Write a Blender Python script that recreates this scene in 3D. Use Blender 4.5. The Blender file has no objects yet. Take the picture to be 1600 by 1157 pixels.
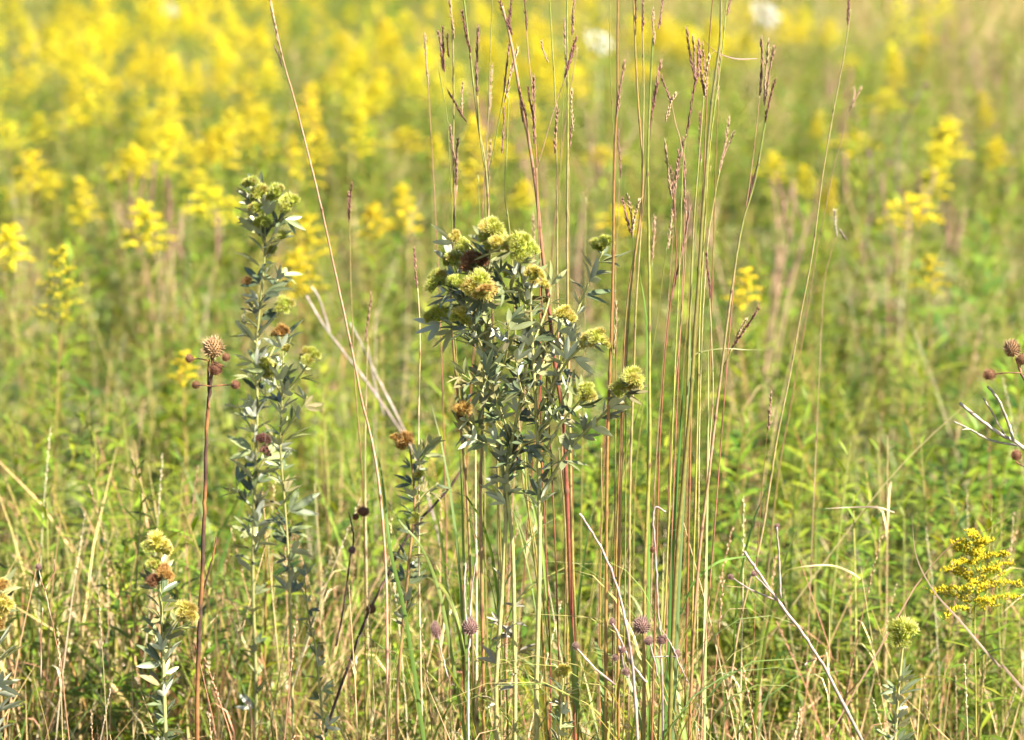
import bpy, math, random
import numpy as np
from mathutils import Vector, Matrix, Quaternion

random.seed(11)
RNG = np.random.default_rng(11)
R = math.radians

# ------------------------------------------------------------------ camera, sky, sun, exposure
scene = bpy.context.scene
COL = scene.collection
CAM_Z, PITCH, LENS = 1.62, R(9.9), 100.0
FPX = 1600 * LENS / 36.0
cam_data = bpy.data.cameras.new('camera')
cam_data.lens = LENS
cam_data.sensor_width = 36.0
cam_data.clip_start = 0.05
cam_data.clip_end = 2000.0
cam_data.dof.use_dof = True
cam_data.dof.focus_distance = 3.82
cam_data.dof.aperture_fstop = 4.5
cam = bpy.data.objects.new('camera', cam_data)
cam.location = (0, 0, CAM_Z)
cam.rotation_euler = (math.pi / 2 - PITCH, 0, 0)
COL.objects.link(cam)
scene.camera = cam

SUN_EL, SUN_AZ = R(46), R(124)            # azimuth from +Y (view direction) towards +X (right)
world = bpy.data.worlds.new('World')
scene.world = world
world.use_nodes = True
wn = world.node_tree
sky = wn.nodes.new('ShaderNodeTexSky')
sky.sky_type = 'NISHITA'
sky.sun_disc = False
sky.sun_elevation = SUN_EL
sky.sun_rotation = SUN_AZ
bg = wn.nodes['Background']
bg.inputs['Strength'].default_value = 0.05
wn.links.new(sky.outputs[0], bg.inputs['Color'])
sun_data = bpy.data.lights.new('sun', 'SUN')
sun_data.energy = 5.0
sun_data.angle = R(0.53)
sun_data.color = (1.0, 0.93, 0.82)
sun = bpy.data.objects.new('sun', sun_data)
sdir = Vector((math.sin(SUN_AZ) * math.cos(SUN_EL), math.cos(SUN_AZ) * math.cos(SUN_EL), math.sin(SUN_EL)))
sun.rotation_euler = sdir.to_track_quat('Z', 'Y').to_euler()
sun.location = (3, -3, 6)
COL.objects.link(sun)

scene.view_settings.view_transform = 'Standard'
scene.view_settings.look = 'None'
scene.view_settings.gamma = 1.0
scene.view_settings.use_curve_mapping = False
scene.view_settings.exposure = 2.4
scene.cycles.max_bounces = 6
scene.cycles.diffuse_bounces = 2
scene.cycles.transmission_bounces = 4
scene.cycles.transparent_max_bounces = 4
scene.cycles.use_denoising = True
scene.cycles.adaptive_threshold = 0.025


def P(px, py, Y):
    """Point at depth Y (metres in front of the camera stand) seen at a photograph position."""
    a = (px - 800.0) / FPX
    b = (578.5 - py) / FPX
    dy = math.cos(PITCH) + b * math.sin(PITCH)
    dz = -math.sin(PITCH) + b * math.cos(PITCH)
    t = Y / dy
    return Vector((a * t, Y, CAM_Z + dz * t))


PX = 3.75 / FPX / math.cos(PITCH)          # metres per photograph pixel at the main plant

# ------------------------------------------------------------------ materials


def nodes_of(name):
    m = bpy.data.materials.new(name)
    m.use_nodes = True
    nt = m.node_tree
    return m, nt, nt.nodes['Principled BSDF'], nt.nodes['Material Output']


def leafy(name, trans=0.35, rough=0.5, spec=0.35, hue=0.02, val=0.25, tcol=(1.25, 1.15, 0.5), noise=0.0, nscale=60):
    """Two-sided plant tissue: the mesh's own colour, a little different on every plant, lets light through."""
    m, nt, pb, out = nodes_of(name)
    at = nt.nodes.new('ShaderNodeAttribute'); at.attribute_name = 'Col'
    oi = nt.nodes.new('ShaderNodeObjectInfo')
    hs = nt.nodes.new('ShaderNodeHueSaturation')
    mr = nt.nodes.new('ShaderNodeMapRange')
    mr.inputs['To Min'].default_value = 0.5 - hue; mr.inputs['To Max'].default_value = 0.5 + hue
    mv = nt.nodes.new('ShaderNodeMath'); mv.operation = 'MULTIPLY'; mv.inputs[1].default_value = 7.31
    fr = nt.nodes.new('ShaderNodeMath'); fr.operation = 'FRACT'
    mr2 = nt.nodes.new('ShaderNodeMapRange')
    mr2.inputs['To Min'].default_value = 1 - val; mr2.inputs['To Max'].default_value = 1 + val
    nt.links.new(oi.outputs['Random'], mr.inputs['Value'])
    nt.links.new(oi.outputs['Random'], mv.inputs[0]); nt.links.new(mv.outputs[0], fr.inputs[0])
    nt.links.new(fr.outputs[0], mr2.inputs['Value'])
    nt.links.new(mr.outputs[0], hs.inputs['Hue']); nt.links.new(mr2.outputs[0], hs.inputs['Value'])
    src = at.outputs['Color']
    if noise:
        tc = nt.nodes.new('ShaderNodeTexCoord')
        nz = nt.nodes.new('ShaderNodeTexNoise'); nz.inputs['Scale'].default_value = nscale; nz.inputs['Detail'].default_value = 4
        nt.links.new(tc.outputs['Object'], nz.inputs['Vector'])
        m3 = nt.nodes.new('ShaderNodeMapRange')
        m3.inputs['From Min'].default_value = 0.3; m3.inputs['From Max'].default_value = 0.7
        m3.inputs['To Min'].default_value = 1 - noise; m3.inputs['To Max'].default_value = 1 + noise
        nt.links.new(nz.outputs[0], m3.inputs['Value'])
        mx0 = nt.nodes.new('ShaderNodeVectorMath'); mx0.operation = 'SCALE'
        nt.links.new(src, mx0.inputs[0]); nt.links.new(m3.outputs[0], mx0.inputs['Scale'])
        src = mx0.outputs[0]
    nt.links.new(src, hs.inputs['Color'])
    nt.links.new(hs.outputs[0], pb.inputs['Base Color'])
    pb.inputs['Roughness'].default_value = rough
    pb.inputs['Specular IOR Level'].default_value = spec
    if trans > 0:
        vm = nt.nodes.new('ShaderNodeVectorMath'); vm.operation = 'MULTIPLY'; vm.inputs[1].default_value = tcol
        nt.links.new(hs.outputs[0], vm.inputs[0])
        tr = nt.nodes.new('ShaderNodeBsdfTranslucent')
        nt.links.new(vm.outputs[0], tr.inputs['Color'])
        mx = nt.nodes.new('ShaderNodeMixShader'); mx.inputs[0].default_value = trans
        nt.links.new(pb.outputs[0], mx.inputs[1]); nt.links.new(tr.outputs[0], mx.inputs[2])
        nt.links.new(mx.outputs[0], out.inputs['Surface'])
    return m


M_SHOOT = leafy('goldenrod_leaf_green', 0.36, 0.5, 0.25, 0.02, 0.32)
M_GRASS = leafy('grass_blade_green', 0.40, 0.45, 0.35, 0.03, 0.25)
M_STRAW = leafy('dry_straw', 0.25, 0.7, 0.15, 0.02, 0.25, tcol=(1.1, 1.0, 0.8))
M_YELLOW = leafy('goldenrod_flower_yellow', 0.35, 0.7, 0.1, 0.012, 0.25, tcol=(1.1, 1.0, 0.6))
M_STALK = leafy('grass_stalk', 0.0, 0.42, 0.4, 0.01, 0.12, noise=0.25, nscale=140)
M_RACEME = leafy('bluestem_seed_head', 0.2, 0.6, 0.2, 0.01, 0.15, tcol=(1.2, 1.0, 0.8), noise=0.2, nscale=400)
M_CLOVER_TOP = leafy('clover_leaf_upper', 0.3, 0.36, 0.5, 0.012, 0.35, noise=0.12, nscale=120)
M_CLOVER_UNDER = leafy('clover_leaf_silver_underside', 0.22, 0.5, 0.3, 0.006, 0.12, tcol=(1.1, 1.1, 0.7))
M_HEAD = leafy('clover_flower_head', 0.4, 0.7, 0.15, 0.008, 0.1, tcol=(1.15, 1.1, 0.6))
M_CSTEM = leafy('clover_stem', 0.0, 0.6, 0.25, 0.008, 0.1, noise=0.2, nscale=180)
M_DEAD = leafy('dead_wood', 0.0, 0.75, 0.2, 0.008, 0.12, noise=0.3, nscale=150)
M_WHITE = leafy('white_umbel_flower', 0.3, 0.7, 0.1, 0.0, 0.05, tcol=(1, 1, 1))


def ground_material():
    m, nt, pb, out = nodes_of('thatch_ground')
    tc = nt.nodes.new('ShaderNodeTexCoord')
    n1 = nt.nodes.new('ShaderNodeTexNoise'); n1.inputs['Scale'].default_value = 1.3; n1.inputs['Detail'].default_value = 6
    n2 = nt.nodes.new('ShaderNodeTexNoise'); n2.inputs['Scale'].default_value = 38; n2.inputs['Detail'].default_value = 8
    r1 = nt.nodes.new('ShaderNodeValToRGB')
    r1.color_ramp.elements[0].position = 0.35; r1.color_ramp.elements[0].color = (0.05, 0.042, 0.018, 1)
    r1.color_ramp.elements[1].position = 0.7; r1.color_ramp.elements[1].color = (0.20, 0.16, 0.075, 1)
    mx = nt.nodes.new('ShaderNodeMix'); mx.data_type = 'RGBA'
    mx.inputs['B'].default_value = (0.10, 0.13, 0.03, 1)
    mr = nt.nodes.new('ShaderNodeMapRange')
    mr.inputs['From Min'].default_value = 0.3; mr.inputs['From Max'].default_value = 0.6
    mr.inputs['To Max'].default_value = 0.8
    bp = nt.nodes.new('ShaderNodeBump'); bp.inputs['Strength'].default_value = 0.7; bp.inputs['Distance'].default_value = 0.02
    for n in (n1, n2): nt.links.new(tc.outputs['Object'], n.inputs['Vector'])
    nt.links.new(n2.outputs[0], r1.inputs[0])
    nt.links.new(n1.outputs[0], mr.inputs['Value'])
    nt.links.new(mr.outputs[0], mx.inputs['Factor'])
    nt.links.new(r1.outputs[0], mx.inputs['A'])
    nt.links.new(mx.outputs['Result'], pb.inputs['Base Color'])
    nt.links.new(n2.outputs[0], bp.inputs['Height']); nt.links.new(bp.outputs[0], pb.inputs['Normal'])
    pb.inputs['Roughness'].default_value = 0.95
    return m


M_GROUND = ground_material()

# ------------------------------------------------------------------ mesh helpers


class MB:
    """Collects tubes, blades, leaves and spikes; mesh() makes them ONE mesh with a colour on every corner."""

    def __init__(s):
        s.v, s.f, s.c, s.mi = [], [], [], []

    def add(s, vs, fs, cols, mi=0):
        o = len(s.v)
        s.v.extend([tuple(p) for p in vs])
        s.c.extend(cols if isinstance(cols, list) else [cols] * len(vs))
        s.f.extend([tuple(i + o for i in f) for f in fs])
        s.mi.extend([mi] * len(fs))

    def tube(s, pts, rad, col, n=5, cap=True, col2=None, turn=0.0):
        pts = [Vector(p) for p in pts]
        k = len(pts)
        if not isinstance(rad, (list, tuple)): rad = [rad] * k
        if not isinstance(col, list): col = [col] * k
        vs, cs, fs = [], [], []
        ref = Vector((0.31, 0.95, 0.11)).normalized()
        for i, p in enumerate(pts):
            d = (pts[min(i + 1, k - 1)] - pts[max(i - 1, 0)])
            d = d.normalized() if d.length > 1e-9 else Vector((0, 0, 1))
            u = d.cross(ref)
            if u.length < 1e-3: u = d.cross(Vector((1, 0, 0)))
            u.normalize(); w = d.cross(u)
            for j in range(n):
                a = 2 * math.pi * j / n
                vs.append(p + (u * math.cos(a) + w * math.sin(a)) * rad[i]); cs.append(col[i] if col2 is None or math.cos(a + turn) > -0.2 else col2[i])
        for i in range(k - 1):
            for j in range(n):
                a, b = i * n + j, i * n + (j + 1) % n
                fs.append((a, b, b + n, a + n))
        if cap:
            fs.append(tuple(range(n))[::-1]); fs.append(tuple((k - 1) * n + j for j in range(n)))
        s.add(vs, fs, cs)

    def blade(s, pts, width, col, side=None, fold=0.25, tip=True, base=0.6):
        """A long leaf folded along its midrib; width tapers from base*width to a point."""
        pts = [Vector(p) for p in pts]
        k = len(pts)
        if not isinstance(col, list): col = [col] * k
        vs, cs, fs = [], [], []
        if side is None:
            a = random.uniform(0, 6.28); side = Vector((math.cos(a), math.sin(a), 0))
        for i, p in enumerate(pts):
            t = i / (k - 1)
            d = (pts[min(i + 1, k - 1)] - pts[max(i - 1, 0)]).normalized()
            u = side - d * side.dot(d)
            if u.length < 1e-3: u = Vector((d.y, -d.x, 0.01))
            u.normalize(); w = d.cross(u)
            hw = 0.5 * width * min(1.0, base + 1.6 * t) * (max(0.0, 1 - t ** 2.2) ** 0.8 if tip else 1)
            hw = max(hw, 0.0002)
            vs += [p - u * hw + w * hw * fold, p, p + u * hw + w * hw * fold]; cs += [col[i]] * 3
        for i in range(k - 1):
            a = i * 3
            fs += [(a, a + 1, a + 4, a + 3), (a + 1, a + 2, a + 5, a + 4)]
        s.add(vs, fs, cs)

    def leaf(s, base, direction, normal, L, W, col, droop=0.25, seg=3, fold=0.3, power=1.0):
        """Lance-shaped leaf, folded on its midrib and bowed downwards."""
        d = Vector(direction).normalized(); nrm = Vector(normal)
        nrm = (nrm - d * nrm.dot(d))
        if nrm.length < 1e-3: nrm = d.cross(Vector((1, 0.2, 0)))
        nrm.normalize(); u = d.cross(nrm)
        vs, fs = [Vector(base)], []
        for i in range(1, seg):
            t = i / seg
            h = 0.5 * W * math.sin(math.pi * t ** power) ** 0.75
            c = Vector(base) + d * (L * t) - nrm * (droop * L * t * t)
            vs += [c - u * h + nrm * h * fold, c, c + u * h + nrm * h * fold]
        vs.append(Vector(base) + d * L - nrm * (droop * L))
        fs += [(0, 2, 1), (0, 3, 2)]
        for i in range(seg - 2):
            a = 1 + i * 3
            fs += [(a, a + 1, a + 4, a + 3), (a + 1, a + 2, a + 5, a + 4)]
        a = 1 + (seg - 2) * 3; e = len(vs) - 1
        fs += [(a, a + 1, e), (a + 1, a + 2, e)]
        s.add(vs, fs, col)

    def spike(s, p, d, L, w, c0, c1):
        """Slender three-sided spike."""
        p = Vector(p); d = Vector(d).normalized()
        u = d.cross(Vector((0.3, 0.2, 0.9)));  u = u.normalized() if u.length > 1e-4 else Vector((1, 0, 0))
        v = d.cross(u)
        b = [p + (u * math.cos(a) + v * math.sin(a)) * w for a in (0, 2.094, 4.189)]
        s.add(b + [p + d * L], [(0, 1, 3), (1, 2, 3), (2, 0, 3)], [c0, c0, c0, c1])

    def spindle(s, p, d, L, w, c0, c1):
        """Small seed: pointed at both ends."""
        p = Vector(p); d = Vector(d).normalized()
        u = d.cross(Vector((0.3, 0.2, 0.9)));  u = u.normalized() if u.length > 1e-4 else Vector((1, 0, 0))
        v = d.cross(u)
        b = [p + d * L * 0.4 + (u * math.cos(a) + v * math.sin(a)) * w for a in (0, 2.094, 4.189)]
        s.add([p] + b + [p + d * L], [(0, 2, 1), (0, 3, 2), (0, 1, 3), (1, 2, 4), (2, 3, 4), (3, 1, 4)], [c0, c0, c0, c0, c1])

    def octa(s, p, r, col):
        p = Vector(p)
        q = Quaternion((random.random(), random.random() - .5, random.random() - .5, random.random() - .5)).normalized()
        vs = [p + q @ Vector(x) * r for x in ((1, 0, 0), (-1, 0, 0), (0, 1, 0), (0, -1, 0), (0, 0, 1), (0, 0, -1))]
        s.add(vs, [(0, 2, 4), (2, 1, 4), (1, 3, 4), (3, 0, 4), (2, 0, 5), (1, 2, 5), (3, 1, 5), (0, 3, 5)], col)

    def blob(s, p, rx, rz, col, n=8, m=5, axis=None):
        p = Vector(p)
        q = Vector((0, 0, 1)).rotation_difference(Vector(axis)) if axis is not None else Quaternion()
        vs, fs = [], []
        for i in range(1, m):
            th = math.pi * i / m
            for j in range(n):
                a = 2 * math.pi * j / n
                vs.append(p + q @ Vector((rx * math.sin(th) * math.cos(a), rx * math.sin(th) * math.sin(a), rz * math.cos(th))))
        vs += [p + q @ Vector((0, 0, rz)), p - q @ Vector((0, 0, rz))]
        T, B = len(vs) - 2, len(vs) - 1
        for j in range(n):
            fs.append((T, j, (j + 1) % n)); fs.append((B, (m - 2) * n + (j + 1) % n, (m - 2) * n + j))
            for i in range(m - 2):
                a, b = i * n + j, i * n + (j + 1) % n
                fs.append((a, a + n, b + n, b))
        s.add(vs, fs, col)

    def mesh(s, name, mats, smooth=True):
        me = bpy.data.meshes.new(name)
        me.from_pydata(s.v, [], s.f)
        for m in (mats if isinstance(mats, (list, tuple)) else [mats]): me.materials.append(m)
        a = me.color_attributes.new('Col', 'FLOAT_COLOR', 'POINT')
        arr = np.ones((len(s.v), 4), np.float32)
        if s.c: arr[:, :3] = np.array([c[:3] for c in s.c], np.float32)
        a.data.foreach_set('color', arr.ravel())
        if any(s.mi): me.polygons.foreach_set('material_index', s.mi)
        if smooth: me.polygons.foreach_set('use_smooth', [True] * len(me.polygons))
        me.update()
        return me

    def build(s, name, mats, parent=None, smooth=True):
        return put(name, s.mesh(name, mats, smooth), parent)


def put(name, me, parent=None, mat=None):
    o = bpy.data.objects.new(name, me)
    COL.objects.link(o)
    if parent is not None: o.parent = parent
    if mat is not None: o.matrix_basis = mat
    return o


def tag(o, label=None, cat=None, group=None, kind=None):
    if label: o['label'] = label
    if cat: o['category'] = cat
    if group: o['group'] = group
    if kind: o['kind'] = kind
    return o


def thing(name, label, cat, loc=(0, 0, 0), group=None):
    o = bpy.data.objects.new(name, None)
    o.empty_display_size = 0.05
    COL.objects.link(o)
    o.location = loc
    return tag(o, label, cat, group)


def mix(a, b, t): return tuple(a[i] * (1 - t) + b[i] * t for i in range(3))
def jit(c, v=0.15):
    k = 1 + random.uniform(-v, v)
    return tuple(max(0.0, x * k * (1 + random.uniform(-v, v) * 0.35)) for x in c)


def smooth_path(pts, n=6):
    """Catmull-Rom through the given points."""
    pts = [Vector(p) for p in pts]
    if len(pts) == 2:
        return [pts[0].lerp(pts[1], i / n) for i in range(n + 1)]
    q = [pts[0] * 2 - pts[1]] + pts + [pts[-1] * 2 - pts[-2]]
    out = []
    for i in range(1, len(q) - 2):
        p0, p1, p2, p3 = q[i - 1:i + 3]
        for j in range(n):
            t = j / n
            out.append(0.5 * ((2 * p1) + (p2 - p0) * t + (2 * p0 - 5 * p1 + 4 * p2 - p3) * t * t + (-p0 + 3 * p1 - 3 * p2 + p3) * t ** 3))
    out.append(pts[-1])
    return out


def to_ground(pts):
    """Carry the lower end of a stalk (last point) on down to the soil."""
    a, b = pts[-2], pts[-1]
    if b.z < 0.03: return pts
    d = (b - a)
    s = d.x / d.z if d.z < -1e-4 else 0
    s = max(-0.9, min(0.9, s))
    g = Vector((b.x - s * b.z * (0.6 if abs(s) < .25 else .85), b.y + random.uniform(-.02, .02), -0.01))
    return pts + [b.lerp(g, 0.5) + Vector((-s * 0.02, 0, 0)), g]


def at_path(path, t):
    """Point and direction at fraction t of a path."""
    L = [0]
    for i in range(1, len(path)): L.append(L[-1] + (path[i] - path[i - 1]).length)
    x = t * L[-1]
    for i in range(1, len(path)):
        if L[i] >= x or i == len(path) - 1:
            d = path[i] - path[i - 1]
            f = (x - L[i - 1]) / max(1e-9, L[i] - L[i - 1])
            return path[i - 1].lerp(path[i], f), d.normalized()


def plen(path): return sum((path[i] - path[i - 1]).length for i in range(1, len(path)))

# ------------------------------------------------------------------ the setting: ground


def build_ground():
    xs = np.concatenate([np.linspace(-400, -12, 14), np.linspace(-10, 10, 41), np.linspace(12, 400, 14)])
    ys = np.concatenate([np.linspace(-200, -4, 8), np.linspace(-3, 60, 127), np.linspace(64, 900, 20)])
    vs = []
    for y in ys:
        for x in xs:
            near = max(0, 1 - abs(y - 15) / 45)
            vs.append((x, y, near * 0.02 * (math.sin(x * 2.1 + y * 1.3) + math.sin(x * 0.9 - y * 2.7))))
    nx = len(xs)
    fs = [(j * nx + i, j * nx + i + 1, (j + 1) * nx + i + 1, (j + 1) * nx + i) for j in range(len(ys) - 1) for i in range(nx - 1)]
    me = bpy.data.meshes.new('ground'); me.from_pydata(vs, [], fs); me.materials.append(M_GROUND)
    me.polygons.foreach_set('use_smooth', [True] * len(me.polygons))
    tag(put('ground', me), kind='structure')


build_ground()

# ------------------------------------------------------------------ meadow stuff (leaves, grass and thatch nobody could count)
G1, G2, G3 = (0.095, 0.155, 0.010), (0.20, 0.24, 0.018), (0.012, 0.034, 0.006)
TAN, TAN2, RUST = (0.40, 0.31, 0.17), (0.52, 0.43, 0.28), (0.21, 0.10, 0.045)


def shoot_mb(h, nleaf, L, lean=0.05, stem_col=None, foliage=None):
    """A leafy flowerless goldenrod stem: narrow leaves all the way up, angled upwards."""
    st, fo = MB(), foliage or MB()
    a = random.uniform(0, 6.28)
    path = [Vector((math.cos(a) * lean * t * t * h, math.sin(a) * lean * t * t * h, h * t)) for t in np.linspace(0, 1, 6)]
    sc = stem_col or mix((0.22, 0.21, 0.05), (0.24, 0.12, 0.04), random.random() * 0.8)
    st.tube(path, [0.0026 * (1 - 0.6 * i / 5) for i in range(6)], sc, 4, False)
    ph = random.uniform(0, 6.28)
    for i in range(nleaf):
        t = 0.12 + 0.88 * (i / nleaf) ** 0.9
        p, d = at_path(path, min(t, 0.999))
        ph += 2.4 + random.uniform(-.3, .3)
        el = random.uniform(0.15, 0.75) + 0.5 * max(0, t - 0.8) * 5 * 0.6
        out = Vector((math.cos(ph) * math.cos(el), math.sin(ph) * math.cos(el), math.sin(el)))
        l = L * random.uniform(0.75, 1.15) * (0.65 + 0.6 * math.sin(math.pi * min(1, t * 0.95)) ** 0.7) * (0.5 if t > 0.93 else 1)
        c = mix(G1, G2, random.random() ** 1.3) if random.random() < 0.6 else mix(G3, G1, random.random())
        if t < 0.3 and random.random() < 0.35: c = mix(c, (0.36, 0.27, 0.06), random.random())
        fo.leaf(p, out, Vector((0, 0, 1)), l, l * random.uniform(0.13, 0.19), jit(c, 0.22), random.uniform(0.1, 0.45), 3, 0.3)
    return st, fo


def tuft_mb(n, h, w, cols, spread=0.05, arch=0.5):
    mb = MB()
    for i in range(n):
        a = random.uniform(0, 6.28); r = spread * random.random()
        b = Vector((math.cos(a) * r, math.sin(a) * r, 0))
        hh = h * random.uniform(0.5, 1.1); o = hh * arch * random.uniform(0.1, 1.0)
        a2 = a + random.uniform(-0.8, 0.8)
        droop = random.random() ** 2 * 0.5
        pts = [b + Vector((math.cos(a2) * o * t * t, math.sin(a2) * o * t * t, hh * (t - droop * t ** 3))) for t in (0, .25, .5, .75, 1)]
        mb.blade(pts, w * random.uniform(0.6, 1.2), jit(random.choice(cols), 0.18))
    return mb


LIB = {}


def lib(colname, meshes):
    """Source shapes for one kind of stuff: a collection that is not linked to the scene."""
    c = bpy.data.collections.new(colname)
    for i, me in enumerate(meshes):
        o = bpy.data.objects.new('%s_source_%02d' % (colname, i), me)
        c.objects.link(o)
    LIB[colname] = c
    return c


def joined(mbs, name, mats):
    """Several MBs, one material slot each, as one mesh."""
    big = MB()
    for i, mb in enumerate(mbs):
        big.add(mb.v, mb.f, list(mb.c), i)
    return big.mesh(name, mats)


def scatter(name, coll, pts, rots, scales, idx, label, cat):
    me = bpy.data.meshes.new(name)
    n = len(pts)
    me.vertices.add(n)
    me.vertices.foreach_set('co', np.asarray(pts, np.float32).ravel())
    a = me.attributes.new('rot', 'FLOAT_VECTOR', 'POINT'); a.data.foreach_set('vector', np.asarray(rots, np.float32).ravel())
    a = me.attributes.new('scl', 'FLOAT_VECTOR', 'POINT'); a.data.foreach_set('vector', np.asarray(scales, np.float32).ravel())
    a = me.attributes.new('idx', 'INT', 'POINT'); a.data.foreach_set('value', np.asarray(idx, np.int32))
    o = put(name, me)
    ng = bpy.data.node_groups.new(name + '_nodes', 'GeometryNodeTree')
    ng.interface.new_socket('Geometry', in_out='INPUT', socket_type='NodeSocketGeometry')
    ng.interface.new_socket('Geometry', in_out='OUTPUT', socket_type='NodeSocketGeometry')
    N = ng.nodes.new; Lk = ng.links.new
    gi, go = N('NodeGroupInput'), N('NodeGroupOutput')
    ci = N('GeometryNodeCollectionInfo'); ci.inputs['Collection'].default_value = coll
    ci.inputs['Separate Children'].default_value = True; ci.inputs['Reset Children'].default_value = True
    ip = N('GeometryNodeInstanceOnPoints'); ip.inputs['Pick Instance'].default_value = True

    def attr(nm, ty):
        k = N('GeometryNodeInputNamedAttribute'); k.data_type = ty; k.inputs['Name'].default_value = nm
        return k.outputs['Attribute']
    Lk(gi.outputs[0], ip.inputs['Points']); Lk(ci.outputs[0], ip.inputs['Instance'])
    Lk(attr('idx', 'INT'), ip.inputs['Instance Index'])
    Lk(attr('rot', 'FLOAT_VECTOR'), ip.inputs['Rotation'])
    Lk(attr('scl', 'FLOAT_VECTOR'), ip.inputs['Scale'])
    Lk(ip.outputs[0], go.inputs[0])
    md = o.modifiers.new('scatter', 'NODES'); md.node_group = ng
    return tag(o, label, cat, kind='stuff')


def field_points(y0, y1, density, margin=1.1, keep=None):
    """Random standing places in the part of the meadow the camera side can see."""
    half = lambda y: 0.30 * y + margin
    area_w = 2 * half(y1)
    n = int(density * area_w * (y1 - y0))
    x = RNG.uniform(-half(y1), half(y1), n); y = RNG.uniform(y0, y1, n)
    k = np.abs(x) < 0.30 * y + margin
    x, y = x[k], y[k]
    if keep is not None:
        k = RNG.random(len(x)) < keep(x, y); x, y = x[k], y[k]
    return x, y


def patch(x, y, s=1.0, seed=0.0):
    """Smooth 0..1 variation over the meadow."""
    v = (np.sin(x * 1.7 * s + seed) * np.cos(y * 1.1 * s - seed * 2) + np.sin(x * 0.6 * s - y * 0.8 * s + seed * 3) + 0.6 * np.sin(x * 3.1 * s + y * 2.3 * s + seed))
    return 1 / (1 + np.exp(-1.6 * v))


def do_scatter(name, coll, zones, smin, smax, tilt, label, cat, hmul=None):
    P_, R_, S_, I_ = [], [], [], []
    nv = len(coll.objects)
    for (y0, y1, dens, sc, keep) in zones:
        x, y = field_points(y0, y1, dens, keep=keep)
        n = len(x)
        s = RNG.uniform(smin, smax, n) * sc
        if hmul is not None: s = s * hmul(x, y)
        P_.append(np.stack([x, y, np.zeros(n) - 0.01], 1))
        R_.append(np.stack([RNG.normal(0, tilt, n), RNG.normal(0, tilt, n), RNG.uniform(0, 6.283, n)], 1))
        S_.append(np.stack([s, s, s], 1)); I_.append(RNG.integers(0, nv, n))
    scatter(name, coll, np.concatenate(P_), np.concatenate(R_), np.concatenate(S_), np.concatenate(I_), label, cat)


def near_h(x, y):
    """The growth between the camera and the main plant is low; it gets taller behind it."""
    return np.clip((y - 1.9) / 2.1, 0.35, 1.0) * (0.7 + 0.5 * patch(x, y, 3.2, 5.))


shoots = []
for i in range(10):
    if i < 6: st, fo = shoot_mb(random.uniform(0.48, 0.62), random.randint(44, 58), random.uniform(0.05, 0.07), 0.16)
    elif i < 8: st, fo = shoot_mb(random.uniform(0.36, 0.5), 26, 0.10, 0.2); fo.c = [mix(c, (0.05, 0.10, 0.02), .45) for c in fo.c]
    else: st, fo = shoot_mb(random.uniform(0.5, 0.7), 95, 0.03, 0.2); fo.c = [mix(c, (0.22, 0.20, 0.05), .4) for c in fo.c]
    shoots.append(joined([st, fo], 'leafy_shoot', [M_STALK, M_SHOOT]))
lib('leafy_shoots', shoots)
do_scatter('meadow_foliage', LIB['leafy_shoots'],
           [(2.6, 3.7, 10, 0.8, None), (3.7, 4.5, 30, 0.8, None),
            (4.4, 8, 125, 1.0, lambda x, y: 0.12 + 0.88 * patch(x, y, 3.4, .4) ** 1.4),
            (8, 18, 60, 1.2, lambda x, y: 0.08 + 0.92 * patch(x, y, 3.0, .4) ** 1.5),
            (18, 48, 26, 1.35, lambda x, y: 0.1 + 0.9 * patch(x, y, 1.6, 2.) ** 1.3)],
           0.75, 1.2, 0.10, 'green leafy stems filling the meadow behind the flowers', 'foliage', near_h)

gt = [tuft_mb(16, random.uniform(0.38, 0.6), 0.0075, [(0.15, 0.20, 0.03), (0.10, 0.16, 0.03), (0.20, 0.24, 0.04), (0.26, 0.25, 0.07)]).mesh('grass_tuft', M_GRASS) for i in range(5)]
lib('grass_tufts', gt)
do_scatter('meadow_grass', LIB['grass_tufts'],
           [(2.2, 3.4, 45, 0.8, None), (3.4, 5.2, 150, 0.95, None), (5.2, 9, 12, .9, None), (9, 20, 4, 1.0, None)],
           0.6, 1.15, 0.12, 'green grass growing among the meadow flowers', 'grass', near_h)

dt = [tuft_mb(13, random.uniform(0.36, 0.62), 0.0048, [TAN, TAN2, (0.40, 0.29, 0.13), (0.50, 0.34, 0.16), RUST], 0.06, 0.45).mesh('straw_tuft', M_STRAW) for i in range(5)]
lib('straw_tufts', dt)
do_scatter('dry_grass', LIB['straw_tufts'],
           [(2.2, 3.4, 45, 0.75, None), (3.4, 4.6, 180, 0.95, None), (4.6, 5.4, 60, .95, None),
            (5.4, 9, 10, 0.9, lambda x, y: 0.1 + 0.9 * patch(x, y, 1.5, 3.)),
            (9, 17, 7, 1.0, lambda x, y: 0.15 + 0.85 * patch(x, y, 1, 3.)),
            (13, 48, 26, 1.3, lambda x, y: np.clip(0.12 + 0.20 * x + 0.010 * (y - 20), 0.05, 1))],
           0.6, 1.2, 0.14, 'dry straw coloured grass standing among the green growth', 'dry grass', near_h)

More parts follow.
